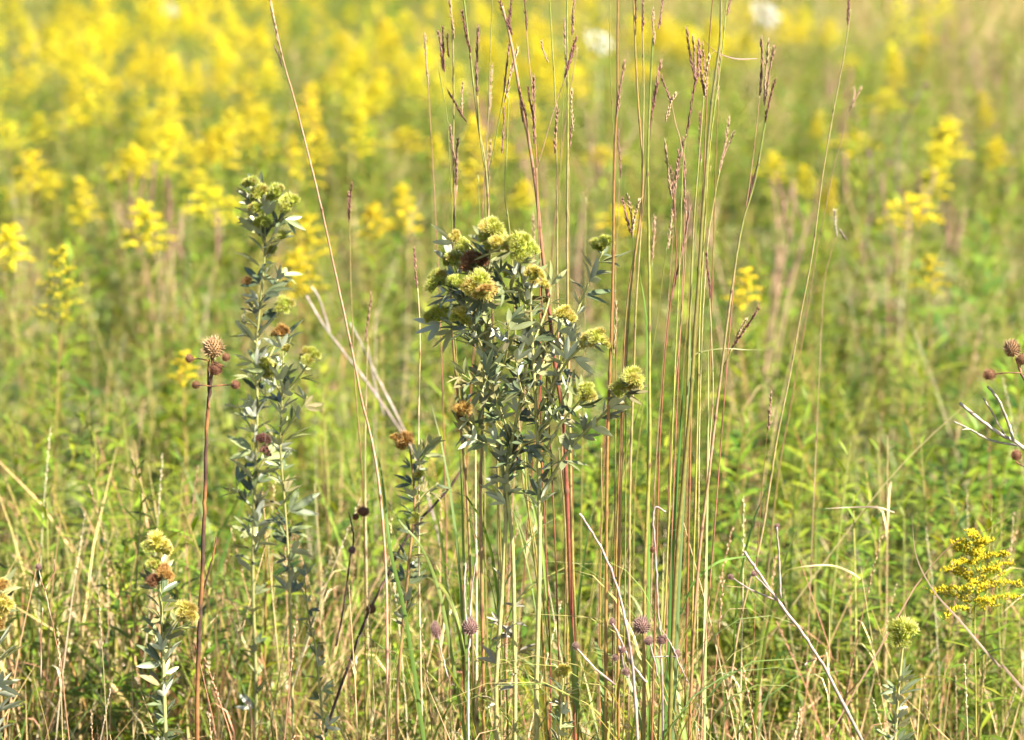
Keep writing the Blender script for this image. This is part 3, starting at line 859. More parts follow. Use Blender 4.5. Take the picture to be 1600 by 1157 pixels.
ST = [
    # pts, Y, width, palette, heads, label, branches
    ([(418, -12), (440, 90), (458, 150), (478, 225), (500, 310), (520, 400), (537, 480), (553, 560), (566, 630), (580, 690), (592, 770), (602, 900), (606, 1060)], 3.75, 5, 'pink',
     [((417, -40), (436, 72), 't'), ((429, 72), (440, 105), 't')], 'long grass stalk slanting down from the top edge left of centre', ()),
    ([(546, 330), (548, 400), (550, 450), (553, 520), (556, 600), (566, 760), (570, 1000)], 4.1, 3.4, 'purple',
     [((551, 285), (546, 345), 'd'), ((545, 300), (546, 350), 'p')], 'short thin stalk with dark forked tip right of the slanting stalk', ()),
    ([(573, 530), (571, 600), (570, 720), (575, 900), (577, 1060)], 4.2, 2.8, 'tan', [((578, 462), (572, 535), 'p')], 'low faint stalk tip crossing the grey dead stems', ()),
    ([(652, 440), (655, 520), (652, 665), (655, 850), (660, 1060)], 3.95, 4, 'tan', [((647, 388), (653, 450), 'p')], 'tan stalk standing alone just left of the central clover', ()),
    ([(703, -15), (706, 60), (708, 150), (708, 250), (711, 330), (706, 480), (716, 620), (728, 760), (734, 900), (740, 1067)], 3.85, 5.5, 'purple',
     [((703, 195), (714, 262), 't'), ((716, 215), (713, 290), 'p'), ((699, 140), (730, 190), 'd'), ((724, 130), (722, 180), 't'), ((702, -20), (708, 60), 't')],
     'purplish stalk at the left end of the grass clump, with curled spikelets midway', (((714, 290), (710, 335)),)),
    ([(684, 112), (697, 175), (703, 240), (708, 330), (712, 520), (722, 720), (727, 1060)], 3.95, 3, 'yellow',
     [((683, 50), (694, 110), 'p'), ((692, 42), (695, 112), 'd'), ((700, 52), (702, 90), 'd')], 'leftmost thin stalk of the clump with three short upright spikes', ()),
    ([(725, -10), (735, 90), (745, 190), (752, 230), (757, 262), (761, 330), (760, 480), (756, 650), (752, 800), (753, 1067)], 3.8, 6, 'green',
     [((722, 18), (736, 82), 'd'), ((748, 44), (746, 150), 'p')], 'green stalk bending right to the joint above the clover top', (((746, 150), (750, 215), (757, 262)),)),
    ([(769, -12), (764, 150), (762, 230), (759, 300), (764, 480), (775, 700), (783, 1060)], 3.9, 3, 'pink', [], 'straight thin rosy stalk running up to the top edge left of the dark heads', ()),
    ([(789, 140), (778, 200), (770, 240), (762, 290), (765, 420), (780, 760), (790, 1060)], 3.85, 3.2, 'yellow',
     [((795, 58), (789, 145), 'p'), ((810, 75), (788, 160), 't'), ((787, 170), (784, 240), 'p')], 'arching stalk with paired rosy spikes over the clover top', ()),
    ([(792, 150), (791, 220), (788, 300), (797, 360), (806, 480), (815, 740), (835, 860), (850, 1067)], 4.0, 4, 'green', [], 'bare green stalk just above the second clover head', ()),
    ([(786, 10), (797, 52), (806, 100), (818, 170), (826, 215), (833, 260), (840, 320), (846, 390), (856, 480), (866, 570), (880, 660), (886, 760), (891, 860), (894, 960), (897, 1067)], 3.78, 9, 'red',
     [((782, 2), (799, 55), 'd'), ((799, -5), (797, 48), 'd'), ((811, 138), (824, 200), 'd'), ((813, 160), (823, 205), 'p')], 'thick rusty red stalk with dark forked head behind the clover', ()),
    ([(822, 40), (826, 100), (832, 170), (835, 230), (838, 290), (845, 480), (848, 700), (858, 1060)], 3.86, 3, 'red',
     [((818, -18), (823, 48), 'd'), ((834, 120), (835, 225), 'p'), ((826, 135), (834, 200), 'd')], 'slim red stalk topped by one dark spike beside the thick rusty stalk', ()),
    ([(858, -12), (862, 80), (866, 160), (868, 260), (870, 360), (874, 520), (880, 720), (886, 1060)], 3.95, 4, 'green', [((846, 64), (857, 98), 't'), ((868, 165), (869, 240), 'p')],
     'plain green stalk midway between the rusty stalk and the bent branch', ()),
    ([(884, 118), (872, 150), (860, 190), (848, 235), (838, 275), (842, 330)], 3.75, 3, 'red', [((901, 58), (885, 118), 'd'), ((897, 72), (884, 122), 'd')], 'dark red forked spike leaning right across the green stalk', ()),
    ([(888, -12), (888, 150), (886, 250), (884, 360), (886, 520), (893, 720), (900, 1060)], 3.9, 6, 'green', [((897, -10), (894, 55), 'p'), ((894, 140), (896, 205), 't')], 'stout upright green stalk behind the dark leaning spike', ()),
    ([(967, -12), (966, 100), (965, 160), (961, 220), (958, 300), (957, 360), (955, 480), (952, 600), (950, 700), (949, 860), (946, 1060)], 3.7, 6.5, 'brown',
     [((975, 95), (965, 180), 'p'), ((962, 470), (958, 560), 't')], 'brown stalk passing right behind the separate right-hand clover head', ()),
    ([(951, -10), (953, 80), (957, 170), (960, 220), (958, 320), (962, 520), (958, 1060)], 3.9, 2.6, 'yellow', [], 'hair-thin stalk left of the brown stalk', ()),
    ([(991, -10), (994, 60), (998, 140), (1003, 220), (1006, 270), (1000, 340), (988, 420), (978, 520), (972, 640), (970, 800), (967, 1060)], 3.72, 6, 'green',
     [((991, -30), (994, 55), 'd'), ((1002, -15), (1004, 50), 'p')], 'dark topped green stalk curving left below the umbel', ()),
    ([(1003, -10), (1005, 60), (1006, 150), (1003, 260), (1000, 360), (993, 480), (990, 600), (985, 800), (982, 1060)], 3.9, 5, 'pink', [], 'wide rosy stalk behind the dark topped one', ()),
    ([(1022, 60), (1019, 110), (1015, 180), (1012, 260), (1012, 360), (1013, 480), (1014, 600), (1016, 700), (1013, 800), (1009, 900), (1006, 1060)], 3.68, 7, 'yellow',
     [((1021, 15), (1022, 70), 't'), ((1038, -5), (1028, 45), 'p')], 'straight yellow-green stalk in the middle of the right grass clump', ()),
    ([(1020, 190), (1012, 260), (1004, 330), (985, 420), (975, 500), (971, 600), (968, 720), (962, 1060)], 3.78, 3.6, 'brown', [((1034, 97), (1018, 185), 'p'), ((1028, 130), (1016, 200), 'd')], 'stalk with a dense plum spike leaning right near the umbel', ()),
    ([(1047, 158), (1055, 195), (1063, 225), (1070, 300), (1066, 480), (1050, 800), (1040, 1060)], 3.9, 2.8, 'purple', [((1035, 118), (1048, 165), 'p'), ((1056, 145), (1040, 190), 't')], 'stalk with crossed pale and plum spikes, right of the plum one', ()),
    ([(1071, 210), (1066, 260), (1064, 340), (1060, 480), (1050, 700), (1040, 900), (1032, 1060)], 3.7, 4, 'yellow',
     [((1073, 45), (1088, 130), 'p'), ((1091, 62), (1088, 130), 'p'), ((1090, 125), (1070, 215), 'd'), ((1080, 55), (1088, 120), 't')], 'stalk with a tall wavy plum cluster left of the bright red stem', ()),
    ([(1101, 150), (1097, 200), (1092, 270), (1086, 340), (1078, 480), (1068, 700), (1058, 900), (1050, 1060)], 3.76, 5, 'red', [((1100, 70), (1102, 145), 'p'), ((1108, 85), (1102, 155), 't'), ((1094, 80), (1101, 150), 'p')], 'stalk with three upright rosy spikes beside the bright red stem', ()),
    ([(1126, -12), (1125, 60), (1119, 110), (1113, 160), (1108, 220), (1103, 290), (1098, 350), (1092, 440), (1085, 520), (1080, 600), (1072, 690), (1064, 780), (1057, 880), (1050, 1060)], 3.66, 8, 'red', [], 'thick bright red stem leaning right to the top edge', ()),
    ([(1116, -12), (1110, 60), (1103, 180), (1097, 300), (1090, 440), (1082, 600), (1078, 800), (1070, 1060)], 3.85, 4.5, 'yellow', [], 'pale yellow stalk just left of the bright red stem', ()),
    ([(1136, -12), (1129, 80), (1121, 150), (1110, 240), (1104, 330), (1090, 560), (1082, 1060)], 3.8, 4, 'yellow', [((1147, -20), (1137, 25), 'p')], 'yellow-green stalk just right of the bright red stem', ()),
    ([(1196, 185), (1190, 222), (1182, 270), (1172, 310), (1160, 350), (1150, 410), (1140, 480), (1130, 560), (1120, 640), (1108, 740), (1095, 840), (1085, 960), (1080, 1067)], 3.72, 6, 'green',
     [((1189, 60), (1187, 150), 'p'), ((1198, 66), (1196, 165), 't'), ((1208, 72), (1196, 160), 'p'), ((1211, 123), (1196, 192), 'd'), ((1183, 478), (1144, 545), 'd'), ((1166, 496), (1150, 530), 't')],
     'rightmost leaning stalk of the clump with spread claw-like top', (((1144, 545), (1132, 570)),)),
    ([(1186, 150), (1178, 230), (1168, 310), (1157, 370), (1147, 450)], 3.76, 2.6, 'purple', [((1188, 245), (1168, 325), 'd')], 'thin stalk hugging the rightmost leaning stalk', ()),
    ([(1124, 268), (1116, 310), (1104, 400), (1095, 600), (1088, 1060)], 4.0, 2.6, 'tan', [((1141, 185), (1122, 275), 't'), ((1146, 205), (1126, 260), 't')], 'faint tan stalk between the red stem and the rightmost stalk', ()),
    ([(1052, 300), (1055, 350), (1057, 410), (1049, 470), (1042, 530), (1036, 620), (1030, 720), (1024, 900), (1020, 1060)], 3.7, 4.2, 'brown',
     [((1037, 222), (1052, 310), 't'), ((1058, 235), (1055, 305), 'p'), ((1047, 265), (1058, 345), 'p'), ((1078, 330), (1046, 480), 'p')], 'stalk with a bushy tan cluster low in the right clump', ()),
    ([(1072, 330), (1070, 400), (1062, 520), (1048, 700), (1040, 1060)], 3.85, 3.4, 'purple', [((1067, 240), (1073, 335), 'p')], 'plum stalk right of the bushy tan cluster', ()),
    ([(988, 345), (990, 400), (984, 500), (978, 640), (975, 1060)], 3.72, 3.2, 'orange', [((979, 300), (989, 362), 't'), ((972, 310), (985, 365), 'p'), ((999, 310), (987, 372), 't')], 'stalk with a frayed tan head right of the separate clover head', ()),
    ([(1108, 455), (1112, 540), (1114, 620), (1106, 760), (1098, 1060)], 3.8, 2.6, 'tan', [((1105, 396), (1109, 465), 'd')], 'low single-spiked stalk right of the bright red stem', ()),
    ([(1330, 15), (1318, 90), (1300, 180), (1283, 280), (1268, 400), (1250, 500), (1235, 590), (1215, 690), (1190, 840), (1160, 950), (1140, 1067)], 3.9, 4.2, 'pink', [((1331, -20), (1324, 40), 'd')], 'long rosy stalk leaning right across the open right side', ()),
    ([(1330, 165), (1316, 215), (1300, 275), (1288, 330), (1275, 390), (1255, 520), (1235, 640), (1215, 760), (1190, 1000)], 4.3, 3, 'purple', [((1344, 136), (1331, 170), 't'), ((1336, 138), (1330, 168), 't')], 'fainter second stalk beside the long rosy one, with small tan tip', ()),
    ([(1308, 362), (1298, 400), (1288, 450), (1280, 600), (1270, 800)], 4.3, 2.4, 'tan', [((1302, 328), (1308, 368), 'w'), ((1325, 375), (1310, 360), 'w')], 'pale fluffy tip right of the long rosy stalk', ()),
    ([(1198, 665), (1192, 740), (1186, 840), (1180, 1000)], 3.9, 2.6, 'yellow', [((1206, 612), (1197, 675), 'p')], 'low stalk with a single tan spike left of the rosy stalk foot', ()),
    ([(742, 690), (742, 760), (743, 830), (745, 960), (746, 1067)], 4.0, 6, 'tan', [], 'pale bleached stalk low on the left of the clover stems', ()),
    ([(750, 720), (752, 800), (754, 900), (756, 1067)], 3.82, 7, 'orange', [], 'dark orange stalk stub left of the clover stems', ()),
    ([(820, 700), (826, 780), (836, 860), (846, 960), (852, 1067)], 3.85, 6, 'orange', [], 'orange stalk slanting between the two right clover stems', ()),
    ([(872, 700), (880, 780), (884, 880), (882, 1067)], 3.9, 5, 'red', [], 'reddish stalk hugging the thick rusty one low down', ()),
    ([(940, 700), (941, 800), (938, 920), (936, 1067)], 3.95, 4, 'orange', [], 'short orange stalk left of the brown stalk foot', ()),
]
for (pts, Y, w, pal, heads, lab, br) in ST:
    stalk(pts, Y, w, pal, heads, lab, blades=random.choice((3, 4, 5)) if pts[-1][1] > 900 else 0, branches=br)
# thinner stalks standing a little behind, out of the sharp zone
ORD = ['first', 'second', 'third', 'fourth', 'fifth', 'sixth', 'seventh', 'eighth', 'ninth', 'tenth', 'eleventh', 'twelfth', 'thirteenth', 'fourteenth', 'fifteenth', 'last']
for i in range(16):
    x0 = 700 + 27 * i + random.uniform(-8, 8); top = random.uniform(40, 420); dx = random.gauss(10, 30)
    Y = random.uniform(3.9, 4.5)
    stalk([(x0 + dx, top), (x0 + dx * .6, top + 200), (x0, 760), (x0 - dx * .3, 1067)], Y, random.uniform(2.4, 4), random.choice(['yellow', 'red', 'red', 'orange', 'pink', 'green', 'purple']),
          [((x0 + dx * 1.1 + random.uniform(-6, 8), top - 70), (x0 + dx, top + 5), random.choice('ptt'))] if random.random() < .7 else [],
          ORD[i] + ' from the left of the slender soft-focus stalks behind the grass clump', blades=1, group='soft stalks behind the clump')

# ------------------------------------------------------------------ bush clovers
LT, LT2, LU = (0.05, 0.078, 0.026), (0.25, 0.27, 0.10), (0.38, 0.40, 0.31)


def leaflet(mb, base, d, nrm, L, W, bow, ct, cu, fold):
    """One leaflet with a green upper skin and a silvery lower skin."""
    d = d.normalized(); nrm = (nrm - d * nrm.dot(d)).normalized(); u = d.cross(nrm)
    seg = 4
    for layer, c in ((0, ct), (1, cu)):
        off = nrm * (-0.0004 * layer)
        vs = [base + off]
        for i in range(1, seg):
            t = i / seg
            h = 0.5 * W * math.sin(math.pi * t ** 0.9) ** 0.7
            p = base + d * (L * t) - nrm * (bow * L * t * t) + off
            vs += [p - u * h + nrm * h * fold, p, p + u * h + nrm * h * fold]
        vs.append(base + d * L - nrm * (bow * L) + off)
        fs = [(0, 2, 1), (0, 3, 2)]
        for i in range(seg - 2):
            a = 1 + i * 3
            fs += [(a, a + 1, a + 4, a + 3), (a + 1, a + 2, a + 5, a + 4)]
        a = 1 + (seg - 2) * 3; e = len(vs) - 1
        fs += [(a, a + 1, e), (a + 1, a + 2, e)]
        cols = [mix(c, (1, 1, 1), 0.0)] * len(vs)
        if layer == 0:
            cols = [mix(c, LU, 0.16) if (k % 3 == 2 or k == 0) else c for k in range(len(vs))]
            fs = [tuple(reversed(f)) for f in fs]
        mb.add(vs, fs, cols, layer)


def clover_leaf(n, dry=False):
    """Three leaflets on a short stalk, along +Y, upper side +Z."""
    mb = MB()
    L = 0.034; W = 0.0076
    ct = jit(mix(LT, LT2, random.random()), .1); cu = jit(LU, .06)
    if n % 4 == 3: ct = mix(ct, (0.30, 0.20, 0.08), .45)
    if dry: ct, cu = jit((0.24, 0.215, 0.16), .06), jit((0.30, 0.275, 0.21), .06)
    mb.tube([Vector((0, 0, 0)), Vector((0, 0.005, 0.001))], 0.0006, (0.25, 0.27, 0.12), 3, False)
    b = Vector((0, 0.005, 0.001))
    for a, l in ((0, 1.0), (0.55, 0.85), (-0.55, 0.85)):
        a += random.uniform(-.2, .2)
        e = random.uniform(-.15, .3)
        d = Vector((math.sin(a), math.cos(a), e))
        nr = Vector((random.uniform(-.35, .35), random.uniform(-.35, .1), 1))
        leaflet(mb, b, d, nr, L * l * random.uniform(.85, 1.1), W * random.uniform(.85, 1.1), random.uniform(-.12, .25) if not dry else random.uniform(.2, .5), ct, cu, random.uniform(.12, .45) if not dry else .9)
    return mb.mesh('leaf', [M_CLOVER_TOP, M_CLOVER_UNDER])


CLEAF = [clover_leaf(i) for i in range(14)]
DLEAF = [clover_leaf(i, True) for i in range(3)]
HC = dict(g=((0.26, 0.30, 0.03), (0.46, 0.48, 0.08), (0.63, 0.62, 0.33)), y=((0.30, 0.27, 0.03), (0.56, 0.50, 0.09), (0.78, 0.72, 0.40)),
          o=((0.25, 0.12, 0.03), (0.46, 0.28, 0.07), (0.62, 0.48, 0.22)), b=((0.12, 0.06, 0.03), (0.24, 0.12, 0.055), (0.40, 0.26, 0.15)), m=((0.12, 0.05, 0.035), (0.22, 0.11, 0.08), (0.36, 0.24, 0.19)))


def head_mesh(key, n):
    """Bristly globe of radius 1, axis +Z: crowded calyx teeth round a core, green bracts below."""
    c0, c1, c2 = HC[key]
    mb = MB()
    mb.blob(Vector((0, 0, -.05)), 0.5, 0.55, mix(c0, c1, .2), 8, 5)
    lobes = [(Vector((0, 0, .25)), .62)]
    for i in range(6):
        a = i * 1.05 + random.uniform(-.4, .4)
        lobes.append((Vector((math.cos(a) * .48, math.sin(a) * .48, random.uniform(-.35, .3))), random.uniform(.38, .58)))
    for (lc, lr) in lobes:
        ripe = random.random() < .12
        N = 88
        for i in range(N):
            z = 1 - 1.5 * (i + .5) / N
            a = i * 2.39996 + random.uniform(-.2, .2)
            r = math.sqrt(max(0, 1 - z * z))
            d = Vector((r * math.cos(a), r * math.sin(a), z))
            dd = (d + lc * .8 + Vector((random.gauss(0, .16), random.gauss(0, .16), .25 + random.gauss(0, .16)))).normalized()
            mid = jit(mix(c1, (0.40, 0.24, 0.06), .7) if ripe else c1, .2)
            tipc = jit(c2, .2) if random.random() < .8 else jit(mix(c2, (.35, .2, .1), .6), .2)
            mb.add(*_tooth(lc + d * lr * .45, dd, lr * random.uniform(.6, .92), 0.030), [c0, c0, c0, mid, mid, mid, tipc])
    for i in range(7):
        a = i * 0.9 + random.random() * .3
        mb.leaf(Vector((0, 0, -0.55)), Vector((math.cos(a), math.sin(a), random.uniform(-.1, .5))), Vector((0, 0, 1)), random.uniform(.7, 1.05), .3, jit((0.15, 0.19, 0.08), .2), -.2)
    return mb.mesh('flower_head', M_HEAD, smooth=False)


def _tooth(p, d, L, w):
    u = d.cross(Vector((0.3, 0.2, 0.9)));  u = u.normalized() if u.length > 1e-4 else Vector((1, 0, 0))
    v = d.cross(u)
    ring = lambda q, k: [q + (u * math.cos(a) + v * math.sin(a)) * k for a in (0, 2.094, 4.189)]
    vs = ring(p, w) + ring(p + d * L * .55, w * .8) + [p + d * L]
    return vs, [(0, 1, 4, 3), (1, 2, 5, 4), (2, 0, 3, 5), (3, 4, 6), (4, 5, 6), (5, 3, 6)]


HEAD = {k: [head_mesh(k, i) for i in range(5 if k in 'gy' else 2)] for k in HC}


class Clover:
    def __init__(s, label, Y, base_px, cat='bush clover'):
        b = P(base_px, 1150, Y); b.z = 0
        s.Y, s.b = Y, b
        s.t = thing('bush_clover', label, cat, b, 'bush clovers')

    def path(s, pts, depth=0.0, d0=0.0):
        k = len(pts)
        return smooth_path([P(x, y, s.Y + d0 + (depth - d0) * i / max(1, k - 1)) for i, (x, y) in enumerate(pts)], 5)

    def stem(s, pts, w, col=((0.20, 0.20, 0.06), (0.27, 0.25, 0.10)), depth=0.0, leaves=(0, 1, .02), name='stem', d0=0.0, ground=True, lsize=1.0, every=0.011):
        """pts from the top down for a stem; from the joint outwards for a branch."""
        path = s.path(pts, depth, d0)
        if ground:
            pw = to_ground([path[0], path[-1]])
            path = path + smooth_path([path[-1], pw[-1]], 4)[1:]
            path = path[::-1]
        n = len(path)
        r = 0.5 * w * PX
        mb = MB()
        mb.tube([p - s.b for p in path], [r * (1 - 0.55 * i / (n - 1)) for i in range(n)], [jit(mix(col[1], col[0], i / n), .1) for i in range(n)], 6)
        s.on = mb.build(name, M_CSTEM, s.t)
        if leaves: s.leaves(path, leaves[0], leaves[1], every, lsize)
        return path

    def leaves(s, path, t0, t1, every, size=1.0, dry=False):
        L = plen(path); n = max(1, int(L * (t1 - t0) / every))
        ph = random.random() * 6.28
        for i in range(n):
            t = t0 + (t1 - t0) * (i + random.random() * .6) / n
            p, d = at_path(path, min(.999, t))
            ph += 2.4 + random.uniform(-.5, .5)
            s.leaf(p, d, ph, size, dry)

    def leaf(s, p, d, ph, size=1.0, dry=False, el=None):
        el = random.uniform(0.05, 1.05) if el is None else el
        u = d.cross(Vector((0, 1, 0.1))).normalized(); v = d.cross(u)
        out = ((u * math.cos(ph) + v * math.sin(ph)) * math.cos(el) + d * math.sin(el)).normalized()
        up = d - out * d.dot(out)
        if up.length < .05: up = Vector((0, 0, 1)) - out * out.z
        up.normalize()
        up = (up + Vector((random.gauss(0, .7), random.gauss(0, .7), random.gauss(0, .5)))).normalized()
        x = out.cross(up).normalized(); z = x.cross(out)
        k = size * random.uniform(.55, 1.15)
        m = Matrix(((x.x, out.x, z.x, 0), (x.y, out.y, z.y, 0), (x.z, out.z, z.z, 0), (0, 0, 0, 1)))
        put('leaf', random.choice(DLEAF if dry else CLEAF), s.on, Matrix.Translation(p - s.b) @ m @ Matrix.Diagonal((k, k, k, 1)))

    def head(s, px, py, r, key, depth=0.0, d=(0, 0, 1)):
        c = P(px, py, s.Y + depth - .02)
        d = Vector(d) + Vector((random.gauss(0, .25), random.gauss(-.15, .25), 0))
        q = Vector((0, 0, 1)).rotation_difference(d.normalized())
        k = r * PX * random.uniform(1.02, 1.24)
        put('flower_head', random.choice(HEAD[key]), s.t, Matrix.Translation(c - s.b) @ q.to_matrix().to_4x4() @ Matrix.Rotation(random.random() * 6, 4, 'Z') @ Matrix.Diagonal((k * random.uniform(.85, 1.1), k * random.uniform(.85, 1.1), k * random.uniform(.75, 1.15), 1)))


def cluster(c, px, py, r, key, depth, n=3, key2=None):
    """A bunch of heads crowded at a branch tip, biggest in the middle."""
    c.head(px, py, r, key, depth)
    for i in range(n):
        a = random.uniform(0, 6.28)
        c.head(px + math.cos(a) * r * .75, py + abs(math.sin(a)) * r * .7, r * random.uniform(.55, .75), key2 or key, depth + random.uniform(-.012, .02), (math.cos(a) * .8, -.2, .6))


# the central plant
C = Clover('large silver-leaved bush clover with many bristly heads, centre of the picture', 3.75, 805)
sa = C.stem([(762, 378), (758, 420), (760, 480), (762, 560), (768, 640), (780, 700), (790, 780), (787, 880), (775, 1067)], 7.8, leaves=(.69, 1, .0), every=.0095, depth=0.0, d0=0.02)
sb = C.stem([(810, 395), (815, 430), (820, 480), (822, 560), (815, 620), (800, 690), (792, 760), (801, 860), (805, 1067)], 7.4, leaves=(.69, 1, 0), every=.0095, depth=.01, d0=-0.03)
sc_ = C.stem([(832, 432), (829, 480), (833, 560), (838, 650), (842, 750), (843, 880), (838, 1067)], 8.4, leaves=(.71, 1, 0), every=.0095, depth=-.03, d0=-.02)
for (pts, d0, d1, w) in [
        ([(766, 600), (742, 530), (715, 470), (690, 448)], .02, .05, 5), ([(764, 570), (745, 525), (724, 498)], .01, -.03, 4.5), ([(744, 530), (710, 512), (688, 498)], .02, .08, 4),
        ([(760, 490), (735, 430), (713, 380)], .02, .06, 4.5), ([(760, 480), (752, 455)], .01, -.05, 4), ([(760, 450), (768, 375)], .02, .0, 4.5),
        ([(742, 520), (724, 470), (713, 448)], .02, .0, 4), ([(758, 440), (733, 412)], .02, .03, 4), ([(733, 470), (708, 412)], .03, .07, 4),
        ([(776, 680), (745, 668), (723, 650)], .01, -.03, 4), ([(838, 650), (870, 590), (900, 550), (928, 536)], -.02, -.05, 5), ([(836, 600), (860, 540), (880, 500)], -.02, .0, 5),
        ([(840, 690), (878, 570), (903, 485), (925, 430), (943, 392)], -.02, .03, 5), ([(843, 778), (890, 702), (935, 655), (968, 622), (983, 600)], -.02, -.06, 5.5),
        ([(842, 725), (875, 665), (905, 628), (915, 615)], -.02, -.07, 5), ([(822, 540), (812, 470), (808, 395)], -.01, -.03, 4.5), ([(832, 540), (855, 480), (862, 440)], -.02, .02, 4),
        ([(768, 640), (740, 600), (722, 585)], .0, -.05, 4), ([(765, 620), (790, 560), (795, 500)], .01, -.06, 4), ([(800, 690), (770, 610), (758, 590)], .0, -.07, 4),
        ([(838, 660), (815, 610), (805, 560)], -.02, -.06, 4), ([(820, 500), (790, 450), (775, 420)], .0, -.04, 4), ([(840, 680), (872, 640), (890, 600)], -.02, -.05, 4),
        ([(780, 700), (750, 690), (725, 675)], .0, -.02, 3.5), ([(790, 740), (815, 700), (830, 690)], .0, -.04, 3.5)]:
    C.stem(pts, w, depth=d1, d0=d0, ground=False, leaves=(.25, 1, 0), name='branch', every=0.0088 if pts[-1][0] < 800 else 0.0105, lsize=1.12)
for (x, y, r, k, dp, n, k2) in [
        (768, 357, 22, 'g', 0, 2, None), (773, 380, 14, 'y', -.02, 1, 'g'), (812, 383, 22, 'g', -.03, 3, 'g'), (711, 370, 11, 'y', .06, 1, 'o'), (723, 386, 14, 'g', .05, 1, None),
        (734, 407, 15, 'b', .02, 2, 'b'), (752, 408, 12, 'b', .03, 0, None), (708, 405, 14, 'g', .06, 1, None), (683, 435, 18, 'g', .05, 2, None), (713, 441, 16, 'g', 0, 1, None),
        (750, 440, 21, 'g', -.05, 3, 'y'), (757, 453, 12, 'o', -.07, 0, None), (685, 492, 17, 'g', .08, 1, None), (722, 490, 17, 'y', -.03, 2, 'g'), (832, 428, 15, 'y', -.02, 2, 'y'),
        (944, 378, 15, 'g', .03, 3, 'g'), (877, 490, 13, 'y', 0, 1, 'y'), (892, 496, 12, 'y', -.01, 0, None), (932, 527, 18, 'g', -.05, 3, 'y'), (985, 590, 18, 'g', -.06, 3, 'y'),
        (966, 606, 13, 'g', -.05, 1, None), (915, 610, 15, 'g', -.07, 2, 'y'), (722, 640, 14, 'o', -.03, 1, 'b'), (795, 425, 10, 'g', .02, 0, None), (850, 445, 9, 'y', .02, 0, None)]:
    cluster(C, x, y, r, k, dp, n, k2)
for (pth, t0, t1) in ((sa, .44, .60), (sb, .46, .58)):
    C.leaves(pth, t0, t1, 0.022, 0.85, True)

# the tall plant on the left, a little behind
Lc = Clover('tall narrow bush clover at left, green heads crowded at its tip', 4.15, 400)
p1 = Lc.stem([(412, 300), (414, 360), (412, 420), (404, 500), (400, 560), (402, 640), (398, 760), (395, 900), (400, 1067)], 7, leaves=(.52, 1, 0), every=.0085, lsize=1.35)
Lc.leaves(p1, .3, .52, .024, 1.0)
for pts in ([(413, 380), (395, 330), (388, 300)], [(413, 400), (435, 350), (455, 325)], [(408, 470), (432, 440), (440, 420)], [(404, 540), (385, 520), (375, 508)], [(402, 600), (430, 540), (440, 525)], [(401, 680), (380, 650), (370, 630)], [(402, 640), (425, 610), (432, 590)], [(400, 740), (425, 700), (432, 680)], [(398, 800), (375, 770), (368, 750)]):
    Lc.stem(pts, 4, ground=False, leaves=(.3, 1, 0), name='branch', every=.0125, lsize=1.05, depth=random.uniform(-.04, .04))
for (x, y, r, k, n) in [(395, 285, 12, 'g', 1), (405, 300, 16, 'g', 1), (432, 300, 17, 'g', 1), (452, 315, 17, 'g', 2), (412, 347, 13, 'g', 1), (440, 368, 13, 'g', 0), (424, 392, 14, 'g', 0), (444, 477, 15, 'g', 1), (386, 440, 9, 'b', 0), (400, 325, 12, 'g', 0)]:
    cluster(Lc, x, y, r, k, random.uniform(-.04, .04), n)
L2 = Clover('shorter bush clover leaning on the right of the tall left one, two low heads', 4.05, 452)
L2.stem([(441, 530), (442, 580), (440, 640), (438, 700), (446, 800), (452, 900), (456, 1067)], 5.5, leaves=(.60, 1, 0), every=.0095, lsize=1.3)
for pts in ([(441, 620), (425, 590), (416, 575)], [(441, 625), (470, 585), (486, 562)], [(440, 680), (470, 640), (480, 620)]):
    L2.stem(pts, 4, ground=False, leaves=(.25, 1, 0), name='branch', every=.011, depth=random.uniform(-.04, .03))
for (x, y, r, k, n) in [(416, 570, 15, 'g', 2), (487, 553, 17, 'g', 2), (440, 518, 12, 'o', 1), (447, 545, 9, 'y', 0), (409, 686, 11, 'm', 1), (414, 704, 10, 'm', 1)]:
    cluster(L2, x, y, r, k, random.uniform(-.03, .03), n)

# the low plant at lower left
L3 = Clover('short bush clover at lower left, yellow-green heads above pale leaves', 3.7, 247)
L3.stem([(246, 870), (248, 905), (252, 950), (254, 1000), (256, 1067)], 7.5, leaves=(.42, .97, 0), every=.0085, lsize=1.15)
L3.stem([(254, 1000), (275, 970), (290, 955)], 4, ground=False, leaves=(.2, .9, 0), name='branch', every=.012)
for (x, y, r, k, n) in [(246, 850, 20, 'y', 2), (233, 855, 12, 'g', 0), (240, 882, 13, 'g', 1), (256, 893, 13, 'o', 1), (240, 908, 12, 'b', 0), (290, 955, 17, 'y', 2)]:
    cluster(L3, x, y, r, k, random.uniform(-.02, .01), n)
# cut by the left edge
L4 = Clover('bush clover cut off by the left edge near the bottom', 3.65, -12)
L4.stem([(-8, 900), (-8, 960), (-10, 1067)], 7, leaves=(.35, .98, 0), every=.0085, lsize=1.25)
for (x, y, r, k, n) in [(2, 915, 14, 'o', 1), (0, 942, 18, 'y', 2), (-4, 968, 15, 'o', 1)]:
    cluster(L4, x, y, r, k, 0, n)
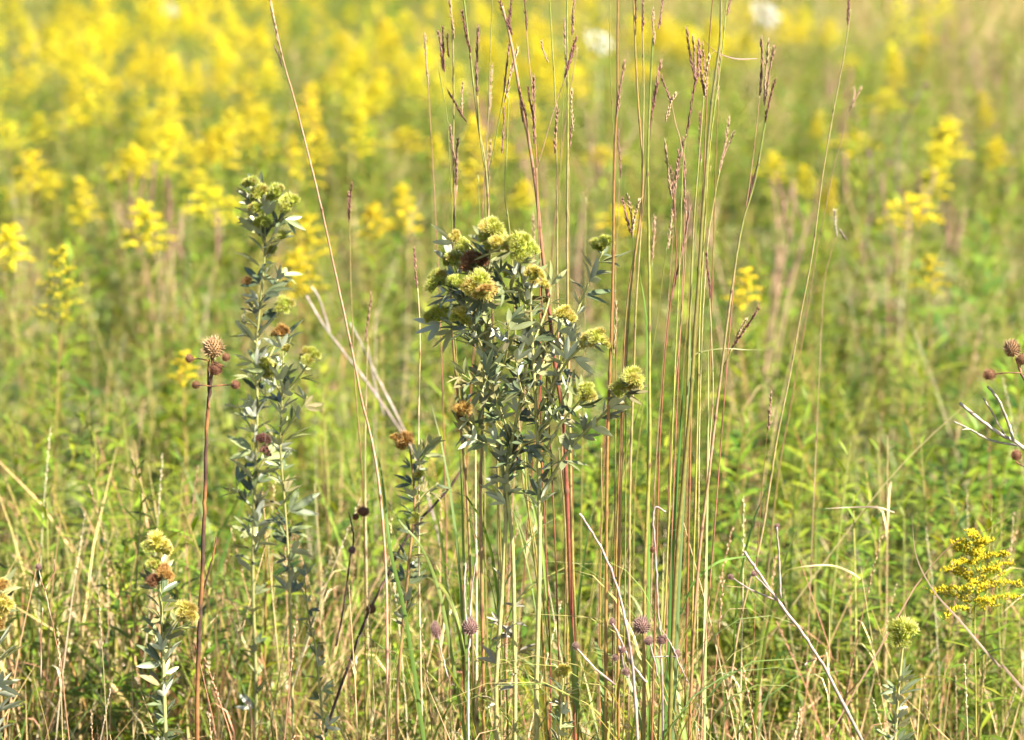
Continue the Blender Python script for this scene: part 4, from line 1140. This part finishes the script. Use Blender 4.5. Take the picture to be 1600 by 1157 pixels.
# small plant left of the central one
L5 = Clover('small bush clover with an orange head left of the central stems', 3.95, 640)
L5.stem([(640, 700), (645, 740), (648, 790), (642, 850), (632, 950), (622, 1067)], 6.5, ((0.22, 0.13, 0.05), (0.26, 0.16, 0.07)), leaves=(.68, 1, 0), every=.0085, lsize=1.0)
for pts in ([(646, 760), (655, 720), (672, 690)], [(648, 790), (665, 770), (685, 755)]):
    L5.stem(pts, 3.5, ground=False, leaves=(.2, 1, 0), name='branch', every=.009)
for (x, y, r, k, n) in [(632, 688, 14, 'o', 1), (618, 684, 9, 'o', 0), (655, 741, 9, 'g', 0), (650, 808, 11, 'g', 1)]:
    cluster(L5, x, y, r, k, -.01, n)
# low plants at the right and bottom centre
L6 = Clover('low bush clover at lower right with one round bristly green head', 3.72, 1408)
L6.stem([(1412, 1000), (1408, 1035), (1402, 1100)], 6, leaves=(.3, .92, 0), every=.008)
cluster(L6, 1413, 988, 22, 'g', 0, 2)
L7 = Clover('very low bush clover at the bottom with a small yellow head between stems', 3.7, 880)
L7.stem([(880, 1060), (878, 1090), (874, 1150)], 5, leaves=(.3, .98, 0), every=.009, lsize=.8)
cluster(L7, 881, 1048, 13, 'y', 0, 1)
L8 = Clover('grey-leaved clover shoot without heads, low between left clover and centre', 3.95, 480)
L8.stem([(476, 900), (480, 950), (492, 1010), (500, 1080)], 5, leaves=(.3, 1, 0), every=.011, lsize=.8)

# ------------------------------------------------------------------ dried plants
DK = (0.055, 0.028, 0.02)


def burr_mesh(c0, c1, n):
    """Dry cone of radius 1: packed blunt scales, each its own little spike."""
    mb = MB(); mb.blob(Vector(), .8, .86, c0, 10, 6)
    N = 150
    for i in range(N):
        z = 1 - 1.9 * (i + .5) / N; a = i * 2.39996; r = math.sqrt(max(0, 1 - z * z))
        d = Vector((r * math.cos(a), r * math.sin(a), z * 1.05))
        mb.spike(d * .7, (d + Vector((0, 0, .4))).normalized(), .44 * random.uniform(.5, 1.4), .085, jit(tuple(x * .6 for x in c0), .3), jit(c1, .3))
    return mb.mesh('seed_head', M_DEAD, smooth=False)


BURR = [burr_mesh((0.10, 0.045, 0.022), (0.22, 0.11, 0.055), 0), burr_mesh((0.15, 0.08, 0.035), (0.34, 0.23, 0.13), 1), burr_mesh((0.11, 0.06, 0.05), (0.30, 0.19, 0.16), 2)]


def dried(label, Y, stems, heads, col, name='dried_seedhead_plant', cat='dried plant', col2=None, group='dried plants', mat=None, nodes=True):
    """stems: (points top-down, width, reaches the ground?) ; heads: (x, y, rx, rz, burr)."""
    w0 = [P(x, y, Y) for (x, y) in stems[0][0]]
    full = to_ground(w0) if stems[0][2] else w0
    b = full[-1].copy(); b.z = 0
    t = thing(name, label, cat, b, group)
    for i, (pts, w, gr) in enumerate(stems):
        wp = [P(x, y, Y + random.uniform(-.008, .008)) for (x, y) in pts]
        wp = full if i == 0 else (to_ground(wp) if gr else wp)
        path = smooth_path(wp, 6)
        r = .4 * w * PX; n = len(path)
        path = [q + Vector((random.gauss(0, .0004), random.gauss(0, .0004), 0)) for q in path]
        mb = MB()
        rr = [r * (.8 + .3 * k / n) * (1.2 if nodes and k % 9 == 4 else 1) * random.uniform(.93, 1.07) for k in range(n)]
        mb.tube([p - b for p in path], rr, [jit(mix(col, col2 or col, max(0, math.sin(k * .55 + i))), .2) for k in range(n)], 6)
        mb.build('stem' if i == 0 else 'side_branch', M_DEAD, t)
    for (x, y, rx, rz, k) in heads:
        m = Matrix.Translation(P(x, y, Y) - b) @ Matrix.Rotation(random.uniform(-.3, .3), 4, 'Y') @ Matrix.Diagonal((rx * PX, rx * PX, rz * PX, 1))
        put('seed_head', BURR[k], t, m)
    return t


dried('dark brown stem with globe seed heads and two arms, left foreground', 3.7,
      [([(332, 556), (330, 590), (325, 640), (322, 700), (321, 760), (318, 840), (316, 900), (312, 980), (309, 1067)], 8.5, True),
       ([(326, 562), (325, 595), (327, 640)], 4, False), ([(299, 562), (312, 561), (326, 564)], 2.6, False), ([(306, 603), (318, 602), (329, 604)], 2.6, False), ([(367, 602), (350, 602), (330, 604)], 2.6, False), ([(352, 574), (344, 570), (334, 566)], 2.6, False),
       ([(338, 840), (330, 880), (318, 920)], 4, False)],
      [(333, 544, 17, 18, 1), (337, 577, 11, 11, 0), (296, 561, 7, 7, 0), (353, 559, 7, 7, 0), (306, 602, 7, 7, 0), (368, 602, 7.5, 7.5, 0)], DK, col2=(0.20, 0.085, 0.03))
dried('brown globe seed heads on a leaning stem at the right edge', 3.72,
      [([(1588, 560), (1596, 585), (1612, 615), (1640, 690), (1655, 900), (1660, 1067)], 6, True), ([(1547, 586), (1572, 583), (1596, 583)], 2.6, False), ([(1588, 722), (1610, 740), (1650, 800)], 3, False)],
      [(1581, 545, 14, 15, 1), (1597, 562, 10, 10, 0), (1546, 586, 11, 9, 0), (1588, 712, 9, 9, 0)], (0.10, 0.05, 0.03), col2=(0.24, 0.12, 0.06))
WH, GR = (0.22, 0.19, 0.155), (0.30, 0.24, 0.19)
dried('bleached forked dead stem poking in from the right edge', 3.75,
      [([(1499, 630), (1530, 655), (1565, 680), (1585, 690), (1612, 712), (1650, 760), (1680, 1067)], 8, True), ([(1543, 604), (1560, 625), (1575, 660), (1584, 690)], 6, False), ([(1536, 622), (1552, 648), (1574, 686)], 4, False), ([(1490, 659), (1515, 671), (1548, 688), (1592, 697)], 4, False), ([(1502, 672), (1515, 671), (1530, 679)], 3, False)],
      [], WH, 'dead_stem', 'dead stem', (0.24, 0.19, 0.16), 'dead stems')
dried('grey dead stems crossing blurred behind the slanting stalk', 4.9,
      [([(478, 462), (510, 515), (560, 580), (610, 650), (650, 720), (690, 860), (700, 960)], 7, True), ([(486, 448), (500, 470), (515, 520)], 6, False), ([(548, 505), (580, 570), (610, 630), (640, 690)], 6, False), ([(575, 540), (585, 600), (600, 650)], 5, False)],
      [], (0.22, 0.18, 0.15), 'dead_stem', 'dead stem', (0.30, 0.25, 0.22), 'dead stems')
dried('dead grey branch with an upright white twig, lower right', 3.7,
      [([(1163, 862), (1185, 895), (1215, 938), (1250, 985), (1280, 1030), (1305, 1075)], 7, True), ([(1214, 824), (1217, 870), (1220, 935)], 4.5, False), ([(1143, 902), (1170, 920), (1212, 938)], 3.5, False), ([(1178, 898), (1195, 915), (1208, 930)], 3.5, False), ([(1275, 1030), (1262, 1035), (1258, 1040)], 3, False)],
      [(1214, 823, 4.5, 5, 2), (1142, 902, 5, 5, 2), (1178, 897, 5, 5, 2)], (0.22, 0.17, 0.15), 'dead_stem', 'dead stem', (0.26, 0.19, 0.17), 'dead stems')
dried('dead twiggy stem with knotted joints below the right grass clump', 3.62,
      [([(906, 803), (930, 840), (950, 880), (968, 930), (982, 1000), (990, 1067)], 5.5, True), ([(957, 975), (970, 1000), (985, 1035), (1010, 1067)], 5, False), ([(898, 1010), (925, 1040), (960, 1070)], 4.5, False), ([(968, 1010), (975, 1040), (982, 1060)], 6, False)],
      [(957, 972, 5, 7, 2), (900, 1010, 6, 7, 2), (972, 1015, 7, 7, 2), (978, 1050, 7, 7, 2), (962, 1028, 6, 6, 2)], (0.24, 0.18, 0.16), 'dead_stem', 'dead stem', (0.20, 0.14, 0.13), 'dead stems')
dried('thin grey dead stem hooked at its top in the right clump', 3.66,
      [([(1040, 800), (1024, 793), (1021, 815), (1024, 860), (1027, 920), (1031, 1000), (1034, 1067)], 4.5, True), ([(1034, 985), (1050, 1010), (1062, 1040), (1075, 1067)], 3, False), ([(1014, 1000), (1022, 1030), (1028, 1060)], 3.5, False), ([(1018, 1027), (1040, 1026), (1056, 1026)], 2.6, False)],
      [(1003, 978, 14, 15, 2), (1014, 1002, 8, 8, 2), (1058, 1022, 6.5, 7, 2), (1020, 859, 5, 6, 0), (1034, 1000, 8, 8, 2)], (0.26, 0.20, 0.18), 'dead_stem', 'dead stem', (0.22, 0.16, 0.14), 'dead stems')
dried('dry thistle-like head on a thin forked stem left of the clover stems', 3.6,
      [([(735, 990), (732, 1020), (732, 1067)], 4, True), ([(728, 880), (726, 930), (729, 975)], 3, False), ([(746, 860), (738, 910), (734, 968)], 3.2, False), ([(683, 985), (690, 1020), (700, 1060)], 3, False)],
      [(735, 980, 13, 14, 2), (681, 985, 8, 14, 2)], (0.26, 0.19, 0.17), 'dried_seedhead_plant', 'dried plant', (0.40, 0.33, 0.28))
dried('blackish dead stalk leaning right with dark heads, left of centre', 4.0,
      [([(720, 735), (700, 765), (655, 815), (630, 850), (600, 910), (570, 970), (545, 1040), (535, 1067)], 6, True), ([(545, 800), (552, 840), (546, 880), (535, 960), (525, 1010)], 4, False)],
      [(568, 800, 11, 9, 0), (580, 952, 10, 9, 0), (550, 860, 7, 7, 2), (556, 808, 6, 6, 0)], (0.05, 0.03, 0.03), 'dead_stem', 'dead stem', (0.12, 0.07, 0.05), 'dead stems')
dried('thin forked reddish twig with tiny dry flower, lower left', 3.7,
      [([(60, 888), (65, 910), (70, 925), (82, 975), (92, 1025), (98, 1067)], 3, True), ([(85, 875), (84, 895), (71, 922)], 2.6, False), ([(67, 950), (64, 990), (64, 1060)], 2.6, False)],
      [(60, 886, 5.5, 5, 2)], (0.18, 0.09, 0.05), 'dead_stem', 'dead stem', (0.36, 0.28, 0.18), 'dead stems')
dried('dark blurred seed stalks standing far off at right, beyond the green', 8.5,
      [([(1448, 130), (1425, 165), (1405, 220), (1400, 300), (1395, 400)], 9, True), ([(1358, 240), (1362, 290), (1355, 360), (1340, 420)], 9, True), ([(1388, 255), (1375, 290), (1362, 340)], 5, False)],
      [(1447, 134, 12, 10, 2), (1357, 240, 12, 16, 2), (1389, 255, 14, 10, 2)], (0.09, 0.06, 0.06), 'dead_stem', 'dead stem', (0.2, 0.14, 0.12), 'dead stems')

# dried brown grass clumps, blurred in the middle distance
BR = [raceme_mesh('t', 5), raceme_mesh('p', 6)]
for (px, py, Y, n, lab) in [(280, 350, 7.5, 7, 'rosy brown dried grass clump behind and left of the tall left clover'), (1185, 370, 7.0, 8, 'rosy brown dried grass clump right of the tall grass, mid height'),
                            (1330, 165, 11, 9, 'brown dried grass clump behind the top of the long rosy stalk'), (1575, 120, 13, 12, 'brown dried grass clump at the upper right edge'), (1480, 60, 15, 12, 'brown dried grass clump near the top right corner'),
                            (890, 260, 9, 7, 'brown dried grass clump behind the gap in the tall grass'), (1400, 330, 8, 7, 'brown dried grass clump left of the largest right plume'), (760, 190, 10, 7, 'brown dried grass clump behind the left of the tall grass')]:
    c = P(px, py, Y); h = c.z
    t = thing('dried_grass_clump', lab, 'dried grass', (c.x, Y, 0), 'dried grass clumps')
    for i in range(n):
        a = random.uniform(0, 6.28); r = random.uniform(0, .06); k = random.uniform(.02, .14); hh = h * random.uniform(.85, 1.12)
        pts = [Vector((math.cos(a) * (r + k * q * q), math.sin(a) * (r + k * q * q), hh * q)) for q in np.linspace(0, 1, 5)]
        mb = MB(); mb.tube(pts, [.003, .0026, .0022, .0018, .0012], jit((0.30, 0.19, 0.12), .2), 4, False); mb.build('stalk', M_STALK, t)
        for j in range(2):
            e = pts[-1] + Vector((random.gauss(0, .02), random.gauss(0, .02), .0))
            m = Matrix.Translation(pts[-1] - Vector((0, 0, .05))) @ Matrix.Rotation(random.gauss(0, .2), 4, 'X') @ Matrix.Rotation(random.gauss(0, .2), 4, 'Y') @ Matrix.Diagonal((2.2, 2.2, 1.3, 1))
            put('seed_head', random.choice(BR), t, m)

# ------------------------------------------------------------------ single long blades one can follow across the front
BL = [([(1065, 960), (1085, 910), (1120, 880), (1150, 872), (1190, 868)], 5, (0.16, 0.24, 0.05), 'long green grass blade arching right across the right clump foot'),
      ([(1232, 890), (1260, 885), (1300, 884), (1330, 895), (1345, 905)], 4, (0.34, 0.30, 0.14), 'pale dry blade arched above the dead branch at right'),
      ([(1290, 795), (1330, 793), (1370, 793), (1398, 801)], 3.5, (0.28, 0.23, 0.16), 'bleached grass blade lying level at right'),
      ([(585, 690), (596, 740), (603, 800), (612, 870), (640, 1000)], 7, (0.12, 0.18, 0.035), 'broad green blade beside the slanting stalk foot'),
      ([(600, 775), (625, 815), (655, 850), (680, 905), (700, 990)], 6, (0.16, 0.20, 0.05), 'broad yellow-green blade crossing under the small orange-headed clover'),
      ([(1425, 805), (1432, 870), (1460, 925), (1500, 970), (1560, 1040), (1590, 1067)], 5, (0.26, 0.20, 0.13), 'dry brown blade bent down towards the bottom right corner'),
      ([(1600, 790), (1540, 830), (1490, 850), (1440, 905), (1400, 970)], 3, (0.30, 0.19, 0.13), 'rosy tan blade slanting down left of the near goldenrod'),
      ([(1000, 430), (1008, 480), (1012, 540), (1013, 640)], 6, (0.13, 0.22, 0.04), 'curved green blade hooked left beside the yellow-green stalk'),
      ([(1203, 546), (1170, 547), (1130, 545), (1090, 552), (1075, 570)], 2.2, (0.24, 0.22, 0.10), 'thin pale blade stretched level across the leaning stalk'),
      ([(1090, 340), (1082, 420), (1078, 500), (1076, 640), (1062, 900)], 6, (0.10, 0.15, 0.06), 'wide bluish green blade standing in the right clump'),
      ([(1069, 550), (1066, 620), (1062, 700), (1052, 860)], 6, (0.07, 0.12, 0.025), 'wide dark green blade low in the right clump'),
      ([(1183, 92), (1150, 92), (1120, 82), (1098, 62)], 2.2, (0.20, 0.13, 0.08), 'dry blade curling right off the bright red stem'),
      ([(1107, 548), (1107, 640), (1106, 760), (1104, 900)], 4, (0.25, 0.33, 0.14), 'pale green blade upright right of the bright red stem'),
      ([(718, 700), (722, 780), (724, 850), (728, 960)], 6, (0.17, 0.22, 0.05), 'broad light green blade left of the clover stems'),
      ([(1535, 610), (1500, 640), (1380, 760), (1200, 1000)], 3, TAN, 'fine straw line crossing the right side behind the dead branch')]
for (pts, w, c, lab) in BL:
    Y = 3.78 if 'behind' not in lab else 4.4
    wp = [P(x, y, Y + random.uniform(-.01, .01)) for (x, y) in pts]
    if pts[0][1] > pts[-1][1]:
        wp = wp[::-1]
    if pts[-1][1] >= pts[0][1] and pts[-1][1] > 540 and 'arching right' not in lab and 'arched' not in lab and 'level' not in lab: wp = to_ground(wp)
    path = smooth_path(wp, 5)[::-1]
    b = path[0].copy()
    o = MB(); n = len(path)
    o.blade([p - b for p in path], w * PX, [mix(c, TAN, .5 * max(0, i / n - .7)) for i in range(n)], side=Vector((1, .3, 0)) if abs(path[-1].z - path[0].z) > abs(path[-1].x - path[0].x) else Vector((0, .5, 1)), fold=.35)
    ob = o.build('grass_blade', M_GRASS)
    ob.location = b
    tag(ob, lab, 'grass blade', 'long grass blades')

bpy.context.view_layer.update()
print('objects', len(bpy.data.objects))
